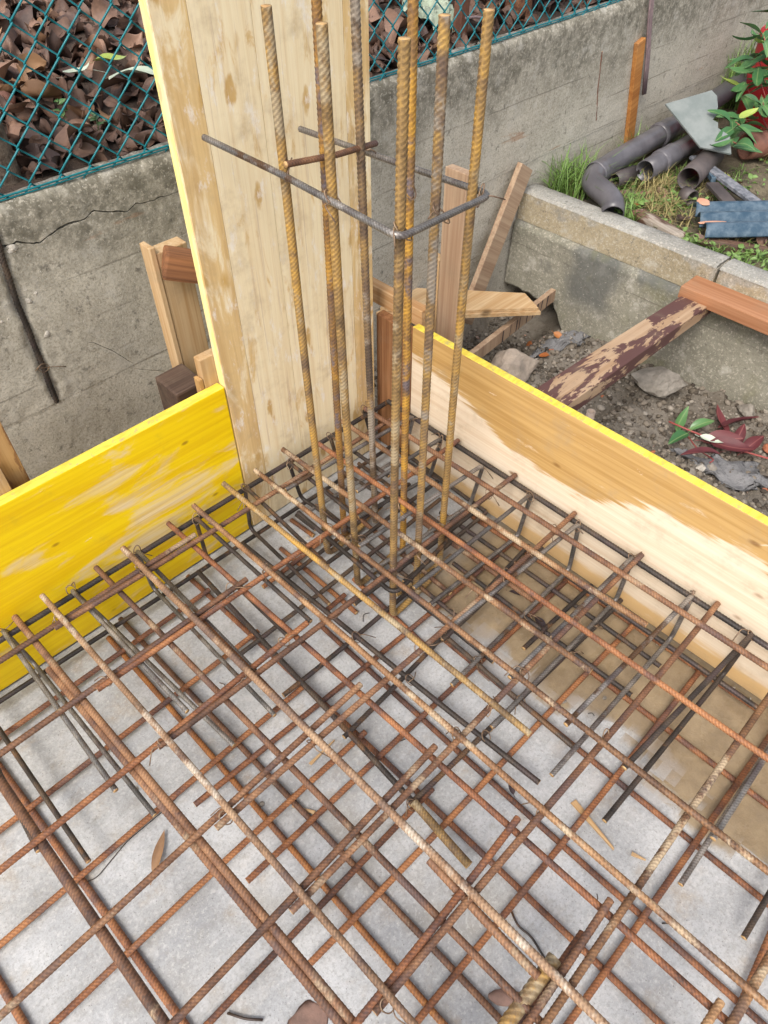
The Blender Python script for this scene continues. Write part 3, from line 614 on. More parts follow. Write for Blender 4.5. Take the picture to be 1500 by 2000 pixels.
tag(box('timber_stake', (-1.11, .0285, -.1), (-1.002, .056, .545), 'pale_wood'), 'raw wooden stake behind the left part of the yellow panel', 'stake')
tag(beam('wall_batten', (1.905, .412, .27), (1.795, .408, .695), .018, .052, 'orange_wood', (1, 0, 0)), 'orange batten standing against the concrete wall', 'batten')
cb = thing('hanging_strap', 'purple-brown ribbed strap hanging down the wall beside the orange batten', 'strap', (1.90, .40, .49))
for dx in (-.009, 0, .009):
    tube('strand', smooth_path([(1.905+dx, .396, .485), (1.86+dx, .395, .63), (1.815+dx, .398, .76), (1.79+dx, .40, .86), (1.76+dx, .42, 1.02)], .03), .005, 'cable', cb, 6)

# ---------------------------------------------------------------- reinforcement
UPPER=[
(-1.644,-0.103,-0.712,-0.099,0.220,6.4,'b'),
(-1.078,-0.110,-0.061,-0.125,0.220,6.4,'b'),
(-1.735,-0.307,-0.705,-0.291,0.220,6.4,'b'),
(-1.086,-0.305,-0.015,-0.313,0.220,6.4,'r'),
(-1.822,-0.504,-0.683,-0.476,0.220,6.4,'r'),
(-1.065,-0.494,-0.009,-0.504,0.220,6.4,'b'),
(-1.912,-0.704,-0.701,-0.664,0.220,6.4,'b'),
(-1.073,-0.692,-0.010,-0.689,0.220,6.4,'b'),
(-1.737,-0.889,-0.689,-0.857,0.220,6.4,'b'),
(-1.063,-0.885,-0.007,-0.875,0.220,6.4,'b'),
(-1.542,-1.085,-0.682,-1.049,0.220,6.4,'r'),
(-1.060,-1.078,0.009,-1.066,0.220,6.4,'b'),
(-1.357,-1.264,-0.677,-1.237,0.220,6.4,'b'),
(-1.339,-1.273,0.290,-1.247,0.220,6.4,'g'),
(-1.168,-1.420,-0.676,-1.432,0.220,6.4,'g'),
(-1.143,-1.450,-0.123,-1.459,0.220,7.4,'g'),
(-1.313,0.122,-1.281,-1.319,0.206,9.0,'b'),
(-1.125,0.018,-1.078,-1.516,0.206,7.4,'b'),
(-1.132,-0.175,-1.088,-1.506,0.197,8.0,'b'),
(-0.929,0.008,-0.876,-1.713,0.206,6.4,'b'),
(-0.734,0.003,-0.678,-1.907,0.206,6.4,'r'),
(-0.839,-0.307,-0.834,-0.869,0.206,6.4,'o'),
(-0.843,-0.986,-0.846,-1.221,0.212,7.4,'b'),
(-1.058,-0.024,-1.023,-1.578,0.234,6.4,'m'),
(-0.861,-0.028,-0.823,-1.774,0.234,7.4,'m'),
(-0.667,-0.029,-0.627,-1.966,0.234,6.4,'g'),
(-0.570,-0.018,-0.550,-0.970,0.234,6.8,'y'),
(-0.484,-0.035,-0.449,-1.861,0.234,6.4,'g'),
(-0.384,-0.023,-0.356,-0.973,0.234,6.8,'g'),
(-0.302,-0.072,-0.260,-1.753,0.234,6.4,'r'),
(-0.196,-0.047,-0.180,-0.991,0.234,6.8,'g'),
(-0.114,-0.051,-0.084,-1.666,0.234,6.8,'b'),
]
LOWER=[
(-1.733,-0.126,-0.723,-0.110,0.022,6.4,'r'),
(-1.819,-0.315,-0.710,-0.298,0.022,6.4,'r'),
(-1.908,-0.512,-0.720,-0.491,0.022,6.4,'r'),
(-1.896,-0.696,-0.702,-0.672,0.022,6.4,'r'),
(-1.062,-0.543,-0.046,-0.554,0.022,6.4,'r'),
(-1.073,-0.735,-0.048,-0.733,0.022,6.4,'r'),
(-1.709,-0.877,-0.688,-0.861,0.022,6.4,'r'),
(-1.075,-0.923,-0.032,-0.930,0.022,6.4,'r'),
(-1.456,-1.118,-0.032,-1.109,0.022,6.4,'r'),
(-1.270,-1.295,0.368,-1.298,0.022,6.4,'r'),
(-1.061,-1.533,-0.009,-1.439,0.022,6.4,'r'),
(-0.559,-0.369,-0.485,-0.365,0.022,6.4,'r'),
(-1.512,-0.076,-1.469,-1.097,0.008,7.4,'r'),
(-1.324,0.291,-1.264,-1.297,0.008,7.4,'r'),
(-0.041,-0.376,-0.025,-1.257,0.008,6.4,'r'),
(-0.111,-0.349,-0.104,-1.040,0.036,6.0,'d'),
(-0.221,-0.496,-0.216,-1.034,0.036,6.0,'d'),
(-0.214,-0.625,-0.208,-1.815,0.008,6.4,'r'),
(-0.401,-0.625,-0.411,-1.020,0.036,6.0,'d'),
(-0.396,-0.615,-0.391,-1.914,0.008,6.4,'r'),
(-0.585,-0.386,-0.571,-1.981,0.008,6.4,'r'),
(-0.734,-0.024,-0.692,-1.861,0.008,6.4,'r'),
(-0.931,-0.018,-0.883,-1.672,0.008,6.4,'b'),
(-0.981,-0.047,-0.959,-1.605,0.008,6.4,'o'),
(-0.413,-0.060,-0.407,-0.148,0.008,6.4,'o'),
(-0.404,-0.076,-0.401,-0.155,0.036,6.4,'d'),
(-0.715,-0.052,-0.742,-0.864,0.037,6.4,'d'),
(-0.744,-0.860,-0.754,-1.017,0.048,8.6,'y'),
(-0.575,-0.060,-0.526,-1.011,0.037,6.4,'d'),
(-0.004,-0.870,-0.751,-0.855,0.037,5.9,'d'),
(-0.047,-0.872,-0.500,-0.864,0.037,5.9,'d'),
(-0.031,-0.598,-0.749,-0.654,0.037,5.9,'d'),
(-0.780,-0.484,-0.270,-0.478,0.037,5.9,'d'),
(-0.358,-0.449,-0.020,-0.440,0.037,5.9,'d'),
(-0.784,-0.329,-0.075,-0.316,0.037,5.9,'d'),
(-0.563,-0.228,-0.090,-0.209,0.032,5.9,'d'),
(-0.141,-0.046,-0.151,-0.637,0.037,5.9,'d'),
(-0.280,-0.066,-0.297,-0.557,0.032,6.4,'b'),
(-0.010,-0.065,-0.021,-0.440,0.038,5.9,'d'),
(-0.428,-0.335,-0.446,-0.661,0.008,6.4,'r'),
(-0.335,-0.120,-0.338,-0.620,0.034,5.9,'d'),
(-0.378,-0.300,-0.372,-0.760,0.034,5.9,'d'),
(-0.172,-0.250,-0.166,-0.720,0.034,6.0,'b'),
(-0.500,-0.417,-0.060,-0.421,0.046,5.9,'d'),
(-0.480,-0.272,-0.030,-0.268,0.046,5.9,'d'),
(-0.420,-0.640,-0.020,-0.632,0.046,5.9,'d'),
(-0.300,-0.790,-0.030,-0.795,0.046,5.9,'d'),
(-0.620,-0.200,-0.200,-0.170,0.022,6.2,'r'),
(-0.500,-0.120,-0.496,-0.420,0.0085,6.2,'r'),
]
HAIR_LEFT=[
(-1.159,-0.017, -1.164,-0.503, -1.133,-0.517,'s'),
(-1.001,-0.024, -0.982,-0.462, -0.933,-0.509,'s'),
(-0.834,-0.026, -0.831,-0.486, -0.827,-0.515,'s'),
(-0.675,-0.036, -0.670,-0.471, -0.677,-0.372,'d'),
(-0.523,-0.036, -0.542,-0.381, -0.545,-0.375,'d'),
(-0.386,-0.045, -0.391,-0.304, -0.339,-0.299,'d'),
(-0.237,-0.040, -0.234,-0.270, -0.182,-0.298,'d'),
(-0.093,-0.021, -0.082,-0.310, -0.027,-0.311,'d'),
(-1.282,0.000, -1.314,-0.503, -1.271,-0.504,'d'),
]
HAIR_RIGHT=[
(-0.028,-0.158, -0.465,-0.133, -0.384,-0.100,'s'),
(-0.040,-0.276, -0.341,-0.263, -0.296,-0.213,'s'),
(-0.039,-0.422, -0.459,-0.398, -0.410,-0.374,'s'),
(-0.034,-0.575, -0.454,-0.572, -0.367,-0.550,'s'),
(-0.030,-0.716, -0.462,-0.699, -0.494,-0.737,'s'),
(-0.025,-0.864, -0.477,-0.863, -0.508,-0.866,'s'),
(-0.025,-1.016, -0.479,-1.003, -0.501,-1.021,'s'),
(-0.024,-1.156, -0.472,-1.129, -0.501,-1.150,'d'),
(-0.012,-1.293, -0.470,-1.306, -0.497,-1.316,'s'),
(-0.011,-1.428, -0.440,-1.427, -0.495,-1.441,'d'),
]

mats_u = thing('upper_rebar_mat', 'upper mat of ribbed reinforcing bars crossing over the slab', 'rebar mat', (-.6, -.6, .2))
def sag(p, q, z, amp):
    n = 7; t = np.linspace(0, 1, n)[:, None]; P = np.array([*p, z])+(np.array([*q, z])-np.array([*p, z]))*t
    L = np.linalg.norm(P[-1]-P[0]); d = (P[-1]-P[0])/L; s = np.array([-d[1], d[0], 0])
    P += s*(amp*rng.uniform(-1, 1)*np.sin(t*np.pi)+amp*.5*rng.uniform(-1, 1)*np.sin(2*np.pi*t)); P[:, 2] += (amp*.6*rng.uniform(-1, 0))*np.sin(t[:, 0]*np.pi)
    return smooth_path(P, .15, 3)
def clipb(x, y): return min(x, -.008), min(y, -.010)
def lay(T, parent, amp):
    for x0, y0, x1, y1, z, r, m_ in T:
        p = clipb(x0, y0); q = clipb(x1, y1); L = math.hypot(q[0]-p[0], q[1]-p[1])
        bar('reinforcing_bar', sag(p, q, z, amp*min(1, L)), r*.001, m_, parent)
lay(UPPER, mats_u, .0045)
mats_l = thing('lower_rebar_mat', 'lower mat of rusty reinforcing bars lying just above the slab', 'rebar mat', (-.6, -.6, .02))
lay(LOWER, mats_l, .0045)
lc = thing('edge_rebar_cage', 'dark hairpin bars and edge bars along the yellow panel', 'rebar cage', (-.6, -.03, .02))
for x0, y0, x1, y1, x2, y2, m_ in HAIR_LEFT:
    P = smooth_path([(x1, y1, .205), (x0, y0, .206), ((x0+x2)/2, y0-.004, .052), (x2, y2, .050)], .022, 7)
    bar('hairpin_bar', P, .0053, m_, lc)
bar('edge_bar', sag((-2.2, -.03), (-.012, -.040), .193, .003), .0068, 'd', lc); bar('edge_bar', sag((-2.2, -.042), (-.02, -.060), .036, .003), .006, 'd', lc)
rc = thing('edge_rebar_cage', 'grey hairpin bars and edge bars along the right panel', 'rebar cage', (-.03, -.7, .02))
for x0, y0, x1, y1, x2, y2, m_ in HAIR_RIGHT:
    P = smooth_path([(x1, y1, .220), (x0, y0, .221), (x0-.004, (y0+y2)/2, .052), (x2, y2, .050)], .022, 7)
    bar('hairpin_bar', P, .0056, m_, rc)
bar('edge_bar', sag((-.022, -.05), (-.026, -2.2), .207, .002), .0068, 'd', rc); bar('edge_bar', sag((-.048, -.40), (-.048, -1.256), .044, .002), .0065, 'd', rc)
cc = thing('column_rebar_cage', 'upright ochre-rusted column bars held by a dark bent stirrup', 'rebar cage', (-.34, -.36, 0))
VB = [(-.430, -.236, -.441, -.228, 1.253, 1), (-.356, -.220, -.347, -.228, 1.31, 1), (-.443, -.369, -.452, -.361, 1.256, 1), (-.250, -.232, -.264, -.219, 1.32, 0),
      (-.445, -.497, -.440, -.502, 1.262, 1), (-.281, -.370, -.285, -.366, 1.31, 0), (-.347, -.483, -.347, -.483, 1.268, 1), (-.243, -.468, -.241, -.470, 1.255, -1)]
VM = ['y', 'y2', 'y', 'y3', 'y', 'y2', 'y3', 'y']
for x0, y0, x1, y1, z, h in VB:
    hook = [(x0+.15*h, y0+.012, .024), (x0, y0, .020)] if h else [(x0, y0, .012)]
    P = smooth_path(hook+[((x0+x1)/2+rng.uniform(-.003, .003), (y0+y1)/2, z/2), (x1, y1, z)], .032, 8)
    bar('vertical_bar', P, .0080, VM.pop(0), cc, .12, .0085, 12)
bar('stirrup', smooth_path([(-.459, -.03, 1.030), (-.4600, -.25, 1.030), (-.4640, -.522, 1.022), (-.222, -.492, 1.000), (-.232, -.22, .992), (-.236, -.02, .986)], .022, 8), .0056, 's', cc)
bar('cross_tie', [(-.446, -.243, 1.040), (-.33, -.236, 1.022), (-.214, -.212, 1.004)], .0054, 'b', cc)
bar('stirrup', smooth_path([(-.455, -.16, .150), (-.4590, -.517, .145), (-.228, -.487, .140), (-.236, -.20, .142)], .03, 8), .006, 'd', cc)
tag(bar('thick_bar_end', [(-.805, -1.224, .203), (-.93, -1.226, .196), (-1.30, -1.235, .19)], .0125, 'y', None, .12, .012, 12), 'thickest bar with olive rounded end poking out at the lower edge', 'bar')
tag(bar('smooth_bar', [(-.742, -1.236, .197), (-.914, -1.240, .197), (-1.35, -1.246, .195)], .009, 'r', None, .05), 'smooth dark red bar beside the thickest bar end', 'bar')
# tie wire knots where bars cross
def knot(x, y, z, parent, r=.011, tails=2):
    a = rng.uniform(0, 6); P = []
    for k in range(15):
        t = k/14*2*math.pi*1.5; P.append((x+r*math.cos(t+a)*(1-.1*rng.random()), y+r*.55*math.sin(t+a)*math.cos(a)+.4*r*math.sin(t), z+r*1.05*math.sin(t)))
    e = P[-1]; L = rng.uniform(.02, .05); th = rng.uniform(0, 6.28)
    P += [(e[0]+L*.5*math.cos(th), e[1]+L*.5*math.sin(th), e[2]+rng.uniform(.003, .012)), (e[0]+L*math.cos(th+.5), e[1]+L*math.sin(th+.5), e[2]-rng.uniform(0, .02))]
    tube('tie_wire', smooth_path(P, .006, 2), .0012, 'tie_wire', parent, 5)
for (x, y) in [(-1.055, -.303), (-.665, -.106), (-.86, -.10), (-.568, -.11), (-.482, -.114), (-.381, -.12), (-.19, -.31), (-.375, -.50), (-.46, -.69), (-.56, -.88), (-.65, -1.07), (-.84, -1.08), (-1.04, -1.085), (-.27, -.69), (-.445, -1.07), (-.365, -.69), (-.28, -.50), (-.11, -.50), (-.645, -.87), (-1.058, -.10), (-.85, -.69), (-.47, -.31), (-.56, -.31), (-.75, -.29), (-.66, -.30), (-.85, -.30), (-.56, -.69), (-.655, -.50), (-.75, -.48), (-.845, -.49), (-1.05, -.495), (-1.05, -.69), (-.185, -.69), (-.27, -.88), (-.09, -.69), (-.45, -.88), (-.355, -.87), (-.09, -.31), (-.28, -.31)]:
    knot(x, y, .222, mats_u)
for (x, y) in [(-.56, -.49), (-.55, -.66), (-.41, -.87), (-.41, -.64), (-.22, -.74), (-.75, -.86), (-.225, -.88), (-.12, -.88), (-.53, -.87), (-.40, -.735)]: knot(x, y, .045, mats_l)
for (x, y, z) in [(-.441, -.243, 1.03), (-.457, -.372, 1.027), (-.443, -.508, 1.02), (-.347, -.497, 1.01), (-.236, -.482, 1.0), (-.26, -.222, 1.005), (-.285, -.366, .99), (-.434, -.232, .21), (-.447, -.375, .22), (-.448, -.502, .21), (-.246, -.47, .2), (-.283, -.372, .2), (-.346, -.228, .2)]: knot(x, y, z, cc, .014)
for t in HAIR_LEFT[:8]: knot(t[0], t[1]-.004, .2, lc)
for t in HAIR_RIGHT[:9]: knot(t[0]-.004, t[1], .213, rc)

# ---------------------------------------------------------------- chain-link fence
fence = thing('chain_link_fence', 'teal plastic-coated chain-link fence standing on the concrete wall', 'fence', (0, .47, .845))
W = .0707; FX0 = -1.7; NW = 130; z0 = .848
def zig(k0):
    P = []
    for j in range(27):
        s = 1 if (j+k0) % 2 else -1
        for d in (-.045, .045): P.append((s*(W/4+.0012), .0026*s*(1 if d > 0 else -1), (j+d)*W/2))
    V, F, _ = tube_geo(np.array(P), .0021, 6); return mesh('wire', V, F, 'fence_wire')
zm = (zig(0), zig(1))
for k in range(NW):
    x = FX0+k*W/2
    o = link('wire', zm[k % 2], None, (x, .439+.004*fb(x, 0, 0, 3, 2), z0-.026+.010*fb(x, 5, 0, 2.5, 2))); part_at(o, fence)
for zz, rr_ in ((.848, .0024), (.842, .0018), (1.715, .0019)):
    tube('line_wire', [(x, .435+.003*math.sin(x*5), zz+.008*fb(x, 2, 0, 2.2, 2)) for x in np.arange(-1.75, 2.9, .06)], rr_, 'fence_wire', fence, 6)
tag(beam('fence_post', (.872, .535, .80), (.885, .535, 1.75), .034, .034, 'rusty_steel', (0, 1, 0)), 'slim rusty steel fence post behind the column bars', 'post')
bd = thing('rag_strip', 'grey frayed plastic strip tied to the rusty fence post', 'rag', (.90, .50, .90))
tube('strand', smooth_path([(.86, .505, .905), (.90, .50, .902), (.935, .495, .895), (.945, .492, .875), (.93, .49, .84)], .01), .004, 'cable', bd, 6)
for i in range(4): tube('strand', smooth_path([(.935, .495, .895), (.935+.008*i-.01, .49, .865), (.925+.007*i, .488, .82+.008*i)], .01), .0015, 'cable', bd, 5)
def trunk(name, P, r, mat, label, cat):
    P = smooth_path(P, .06, 5); V, F, _ = tube_geo(P, r, 18, .012)
    for i in range(len(V)):
        a = V[i]; k = 1+.16*noise.noise((a[0]*55, a[1]*55, a[2]*9))+.08*noise.noise((a[0]*130, a[1]*130, a[2]*22)); 
        j = np.argmin(np.linalg.norm(P-a, axis=1)); V[i] = a+(a-P[j])*(k-1)*.6
    b_ = P[0].copy(); o = link(name, mesh(name, V-b_, F, mat), None, b_); return tag(o, label, cat)
trunk('tree_trunk', [(-.632, .545, .74), (-.634, .55, .95), (-.64, .55, 1.2), (-.64, .56, 1.7)], .036, 'bark', 'grey-brown rough tree trunk behind the fence at left edge', 'tree trunk')
trunk('tree_trunk', [(1.19, .56, .78), (1.20, .56, .95), (1.21, .56, 1.4)], .046, 'red_bark', 'reddish-brown trunk behind the fence near the top edge', 'tree trunk')

# ---------------------------------------------------------------- leaves
def leaf_mesh(name, L, Wd, mat, seed, curl=.5, fold=.3, nx=7, ny=4, wave=.1, tip=1.3):
    rr = random.Random(seed); V = []; F = []; a0 = rr.uniform(-1, 1)
    tw_ = rr.uniform(-.6, .6)
    for i in range(nx+1):
        t = i/nx; wdt = Wd*.5*(math.sin(math.pi*min(1, t**.8*.97+.02))**.75)*(1-.25*t*tip*.5)
        for j in range(-ny//2, ny//2+1):
            s = j/(ny/2); x = L*(t-.5); y = s*wdt
            z = curl*L*((t-.5)**2)*a0*1.6 + fold*1.6*y*y/(Wd*.5) + wave*L*.25*math.sin(t*7+seed+s*2.2)*abs(s)
            ang = tw_*(t-.5); y, z = y*math.cos(ang)-z*math.sin(ang), y*math.sin(ang)+z*math.cos(ang)
            V.append((x, y, z+.004))
    n = ny//2*2+1
    F = [(i*n+j, i*n+j+1, (i+1)*n+j+1, (i+1)*n+j) for i in range(nx) for j in range(n-1)]
    # petiole
    k = len(V); V += [(-L*.5, -.001, .003), (-L*.5, .001, .003), (-L*.72, .001, .004+curl*L*.1), (-L*.72, -.001, .004+curl*L*.1)]; F.append((k, k+1, k+2, k+3))
    return mesh(name, V, F, mat)
dead = [leaf_mesh('leaf', rng.uniform(.085, .15), rng.uniform(.065, .105), 'dead_leaf' if i % 7 else 'dead_leaf_tan', i, rng.uniform(.5, 1.4), rng.uniform(-.5, .7), 12, 8, rng.uniform(.35, .8)) for i in range(14)]
# the leaf litter behind the fence: the nearest leaves one by one, the rest as one mass
def litter_pts(n, seed, x0, x1, y0, y1):
    q = random.Random(seed); return [(q.uniform(x0, x1), q.uniform(y0, y1)) for _ in range(n)]
pts = litter_pts(195, 3, -.82, .45, .49, 1.6)+litter_pts(95, 4, .30, 1.85, .49, 1.1)
for i, (x, y) in enumerate(pts):
    o = link('leaf', dead[i % 14], litter, (x, y, back_z(x, y)+rng.uniform(.008, .05)), (rng.gauss(0, .38), rng.gauss(0, .34), rng.uniform(0, 6.28)))
    s = rng.uniform(.5, 1.0); o.scale = (s, s, s)
Vm, Fm, off = [], [], 0
q = random.Random(11); src = [(np.array([v.co[:] for v in m_.vertices]), [tuple(p.vertices) for p in m_.polygons]) for m_ in dead[:8]]
for i in range(2400):
    if i < 1500: x, y = q.uniform(-.95, .75), q.uniform(.485, 2.3)
    else: x, y = q.uniform(.2, 2.6), q.uniform(.485, 1.5)
    v, f = src[i % 8]; s = q.uniform(.3, .8); E_ = Matrix.Rotation(q.uniform(0, 6.28), 3, 'Z') @ Matrix.Rotation(q.gauss(0, .5), 3, 'X') @ Matrix.Rotation(q.gauss(0, .45), 3, 'Y')
    vv = (v*s) @ np.array(E_).T + np.array((x, y, back_z(x, y)+q.uniform(-.004, .016))); Vm.append(vv); Fm += [tuple(a+off for a in ff) for ff in f]; off += len(v)
lm = stuff(link('leaf_litter', mesh('leaf_litter', np.vstack(Vm), Fm, 'dead_leaf')))
lm['label'] = 'dense brown fallen leaves covering the bank behind the fence'; lm['category'] = 'leaf litter'
def extra(mat, x, y, z, L, Wd, rz, seed, parent=litter, rx=0, ry=0, curl=.4, label=None):
    o = link('leaf', leaf_mesh('leaf', L, Wd, mat, seed, curl, .25, 8, 4, .1), parent, (x, y, z), (rx, ry, rz))
    if label: o['label'] = label
    return o
extra('leaf_white', -.20, .66, .935, .15, .045, -.75, 51, label='pale grey-white fallen leaf'); extra('leaf_white', -.30, .78, .93, .09, .03, .2, 52)
extra('leaf_lime', -.215, .76, .945, .085, .05, -.3, 53, label='yellow-green fallen leaf'); extra('leaf_lime', -.10, .66, .95, .075, .03, .5, 54)
tag(link('fallen_fruit', lump('fallen_fruit', .03, 'terracotta', 5, 3, .1), None, (-.47, .83, .90)), 'pinkish round fruit lying among the dead leaves at left edge', 'fruit')
fbm = bmesh.new(); bmesh.ops.create_grid(fbm, x_segments=26, y_segments=18, size=1)
for v in fbm.verts: v.co = Vector((v.co.x*.14, v.co.y*.09, .05*abs(noise.noise(v.co*3.1))+.035*noise.noise(v.co*6+Vector((4, 0, 0)))+.03))
fme = bpy.data.meshes.new('crumpled_sheet'); fbm.to_mesh(fme); fbm.free(); fme.materials.append(M['fabric'])
for p in fme.polygons: p.use_smooth = True
tag(link('crumpled_sheet', fme, None, (.88, .70, .875), (.3, -.1, .8)), 'crumpled pale green sheet behind the fence at the top edge', 'sheet')

# grass, one mass of blades
def blades(name, spots, mat, label, seed=5):
    q = random.Random(seed); V, F = [], []
    for (x, y, z, n, rad, h, lean) in spots:
        for _ in range(n):
            a = q.uniform(0, 6.28); rr = rad*math.sqrt(q.random()); bx, by = x+rr*math.cos(a), y+rr*math.sin(a); H = h*q.uniform(.5, 1.2); d = q.uniform(0, 6.28); ln = lean*q.uniform(.3, 1.3); wd = q.uniform(.0014, .0036)*(1 if h > .06 else .8)
            px, py = -math.sin(d)*wd, math.cos(d)*wd; k = len(V)
            for t in (0, .35, .7, 1):
                fx, fy, fz = bx+math.cos(d)*ln*H*t*t, by+math.sin(d)*ln*H*t*t, z+H*(t-.35*ln*t*t); s = (1-t)**.6+.04
                V += [(fx-px*s, fy-py*s, fz), (fx+px*s, fy+py*s, fz)]
            F += [(k+2*i, k+2*i+1, k+2*i+3, k+2*i+2) for i in range(3)]
    o = stuff(link(name, mesh(name, V, np.array(F), mat))); o['label'] = label; o['category'] = 'grass'; return o
G = []
q = random.Random(21)
for (x, y, n, rad, h, lean) in [(1.36, .33, 170, .09, .19, .9), (1.46, .36, 110, .08, .17, .9), (1.60, .22, 90, .08, .09, 1), (1.43, .12, 60, .06, .08, 1), (1.30, .02, 60, .035, .08, .8), (1.75, .12, 90, .1, .08, 1.1), (2.75, .36, 170, .10, .34, .45), (2.95, .36, 120, .09, .36, .45), (1.30, -.12, 45, .05, .045, 1), (1.30, -.30, 90, .06, .05, 1), (1.33, -.45, 120, .08, .05, 1), (1.36, -.62, 130, .09, .05, 1), (1.45, -.5, 90, .09, .05, 1), (1.4, -.8, 120, .1, .05, 1), (1.62, .0, 60, .07, .07, 1), (2.0, .33, 60, .12, .12, 1), (1.85, .38, 40, .1, .14, .8), (1.5, -.02, 60, .07, .07, 1)]:
    G.append((x, y, gard_z(x, y)-.01, n, rad, h, lean))
for _ in range(70):
    x, y = q.uniform(1.27, 2.6), q.uniform(-1.4, .4); G.append((x, y, gard_z(x, y)-.008, 18, .05, .04, 1.1))
blades('grass', G, 'grass', 'green grass and weeds growing among the rubbish behind the low wall')
G2 = [(1.63, .13, gard_z(1.63, .13), 160, .09, .09, 1.4), (1.5, .02, gard_z(1.5, .02), 110, .07, .07, 1.5), (2.25, -.08, gard_z(2.25, -.08), 200, .08, .13, 1.1), (1.42, -.08, gard_z(1.42, -.08), 90, .08, .06, 1.4), (1.75, -.02, gard_z(1.75, -.02), 90, .1, .06, 1.4), (1.45, .3, gard_z(1.4, .3), 50, .1, .1, 1.2), (1.4, -.3, .27, 60, .08, .05, 1.4)]
blades('dry_grass', G2, 'grass_dry', 'dry straw-coloured grass around the old pipes', 9)
# low broad-leaved weeds in the garden
wl = leaf_mesh('weed_leaf', .022, .016, 'leaf_green', 7, .3, .3, 4, 4, .1); wv = np.array([v.co[:] for v in wl.vertices]); wf = [tuple(p.vertices) for p in wl.polygons]; Vm, Fm, off = [], [], 0
q = random.Random(41)
for i in range(420):
    cx_, cy_ = [(1.30, -.22), (1.34, -.42), (1.38, -.58), (1.42, -.72), (1.62, -.06), (1.5, .05), (1.85, -.12), (1.33, .02), (2.1, -.2)][i % 9]; x, y = q.gauss(cx_, .045), q.gauss(cy_, .06)
    if x < 1.262: x = 1.27+q.random()*.05
    E_ = Matrix.Rotation(q.uniform(0, 6.28), 3, 'Z') @ Matrix.Rotation(q.gauss(0, .5), 3, 'X') @ Matrix.Rotation(q.gauss(-.2, .4), 3, 'Y')
    Vm.append((wv*q.uniform(.6, 1.3)) @ np.array(E_).T + np.array((x, y, gard_z(x, y)+q.uniform(.005, .035)))); Fm += [tuple(a+off for a in ff) for ff in wf]; off += len(wv)
wd_ = stuff(link('ground_weeds', mesh('ground_weeds', np.vstack(Vm), Fm, 'leaf_weed'))); wd_['label'] = 'small round-leaved weeds creeping along the low wall'; wd_['category'] = 'weeds'
# weeds behind the fence
WL = leaf_mesh('leaf', .022, .014, 'leaf_green', 3, .2, .2, 4, 2, .05)
for i, (x, y) in enumerate([(-.40, .70), (-.37, .60), (-.16, .54), (-.07, .53)]):
    t = thing('weed', ['small green weed among dead leaves at far left', 'small weed low behind the fence near the trunk', 'weed sprout at the wall top left of the tall board', 'tiny weed touching the tall board at the wall top'][i], 'weed', (x, y, back_z(x, y)))
    for k in range(9):
        a = rng.uniform(0, 6.28); r_ = rng.uniform(.005, .03); h_ = rng.uniform(.02, .055)
        link('leaf', WL, t, (r_*math.cos(a), r_*math.sin(a), h_), (rng.uniform(-.4, .4), rng.uniform(-.4, .4), a))
    tube('stem', [(x, y, back_z(x, y)-.01), (x+.004, y, back_z(x, y)+.03), (x+.006, y+.004, back_z(x, y)+.05)], .0012, 'leaf_green', t, 5)
# leaves lying in the garden and in the trench
gl = [leaf_mesh('leaf', .075, .042, 'leaf_orange', 61, .5, .3), leaf_mesh('leaf', .09, .055, 'dead_leaf', 62, .8, .4), leaf_mesh('leaf', .07, .03, 'leaf_red', 63, .4, .3), leaf_mesh('leaf', .06, .04, 'leaf_lime', 64, .4, .3)]
q = random.Random(31)
for i in range(80):
    x, y = q.uniform(1.28, 2.5), q.uniform(-1.1, .38); link('leaf', gl[(0, 1, 1, 1, 2, 1, 3)[i % 7]], garden, (x, y, gard_z(x, y)+.012), (q.gauss(0, .3), q.gauss(0, .3), q.uniform(0, 6))).scale = (q.uniform(.5, 1),)*3
for i, (x, y, s) in enumerate([(1.03, -.37, .9), (.89, .02, .6), (1.04, .06, .7), (.74, -.12, .5), (1.0, .17, .6), (.9, -.30, .5)]):
    link('leaf', gl[0], trench, (x, y, soil_z(x, y)+.012), (q.gauss(0, .3), q.gauss(0, .3), q.uniform(0, 6))).scale = (s,)*3

# ---------------------------------------------------------------- trench rubble
def scatter(name, n, box_, zf, r0, r1, mat, seed, label, cat, keep=None):
    q = random.Random(seed); V, F, off = [], [], 0; lib = []
    for k in range(10):
        m_ = lump('x', 1, mat, seed*10+k, 1, .6, (1, .8, .65)); lib.append((np.array([v.co[:] for v in m_.vertices]), np.array([p.vertices[:] for p in m_.polygons]))); bpy.data.meshes.remove(m_)
    for i in range(n):
        x, y = q.uniform(box_[0], box_[1]), q.uniform(box_[2], box_[3])
        if keep and not keep(x, y, q): continue
        v, f = lib[i % 10]; r = r0*(r1/r0)**(q.random()**2); a = q.uniform(0, 6.28); c_, s_ = math.cos(a), math.sin(a)
        vv = (v*r) @ np.array([[c_, s_, 0], [-s_, c_, 0], [0, 0, 1]])+np.array((x, y, zf(x, y)+r*.15)); V.append(vv); F.append(f+off); off += len(v)
    o = stuff(link(name, mesh(name, np.vstack(V), np.vstack(F), mat, False))); o['label'] = label; o['category'] = cat
scatter('soil_clods', 16000, (.04, 1.14, -1.5, .40), soil_z, .0028, .022, 'clod', 3, 'crumbly brown soil clods filling the trench', 'soil')
scatter('gravel', 3200, (.04, 1.14, -1.5, .40), soil_z, .003, .016, 'gravel', 4, 'grey gravel mixed into the trench soil', 'gravel', lambda x, y, q: y > -.25 or q.random() < .45)
scatter('hole_gravel', 500, (.45, 1.05, .05, .40), soil_z, .006, .018, 'clod', 6, 'dark gravel at the bottom of the hole by the wall corner', 'gravel')
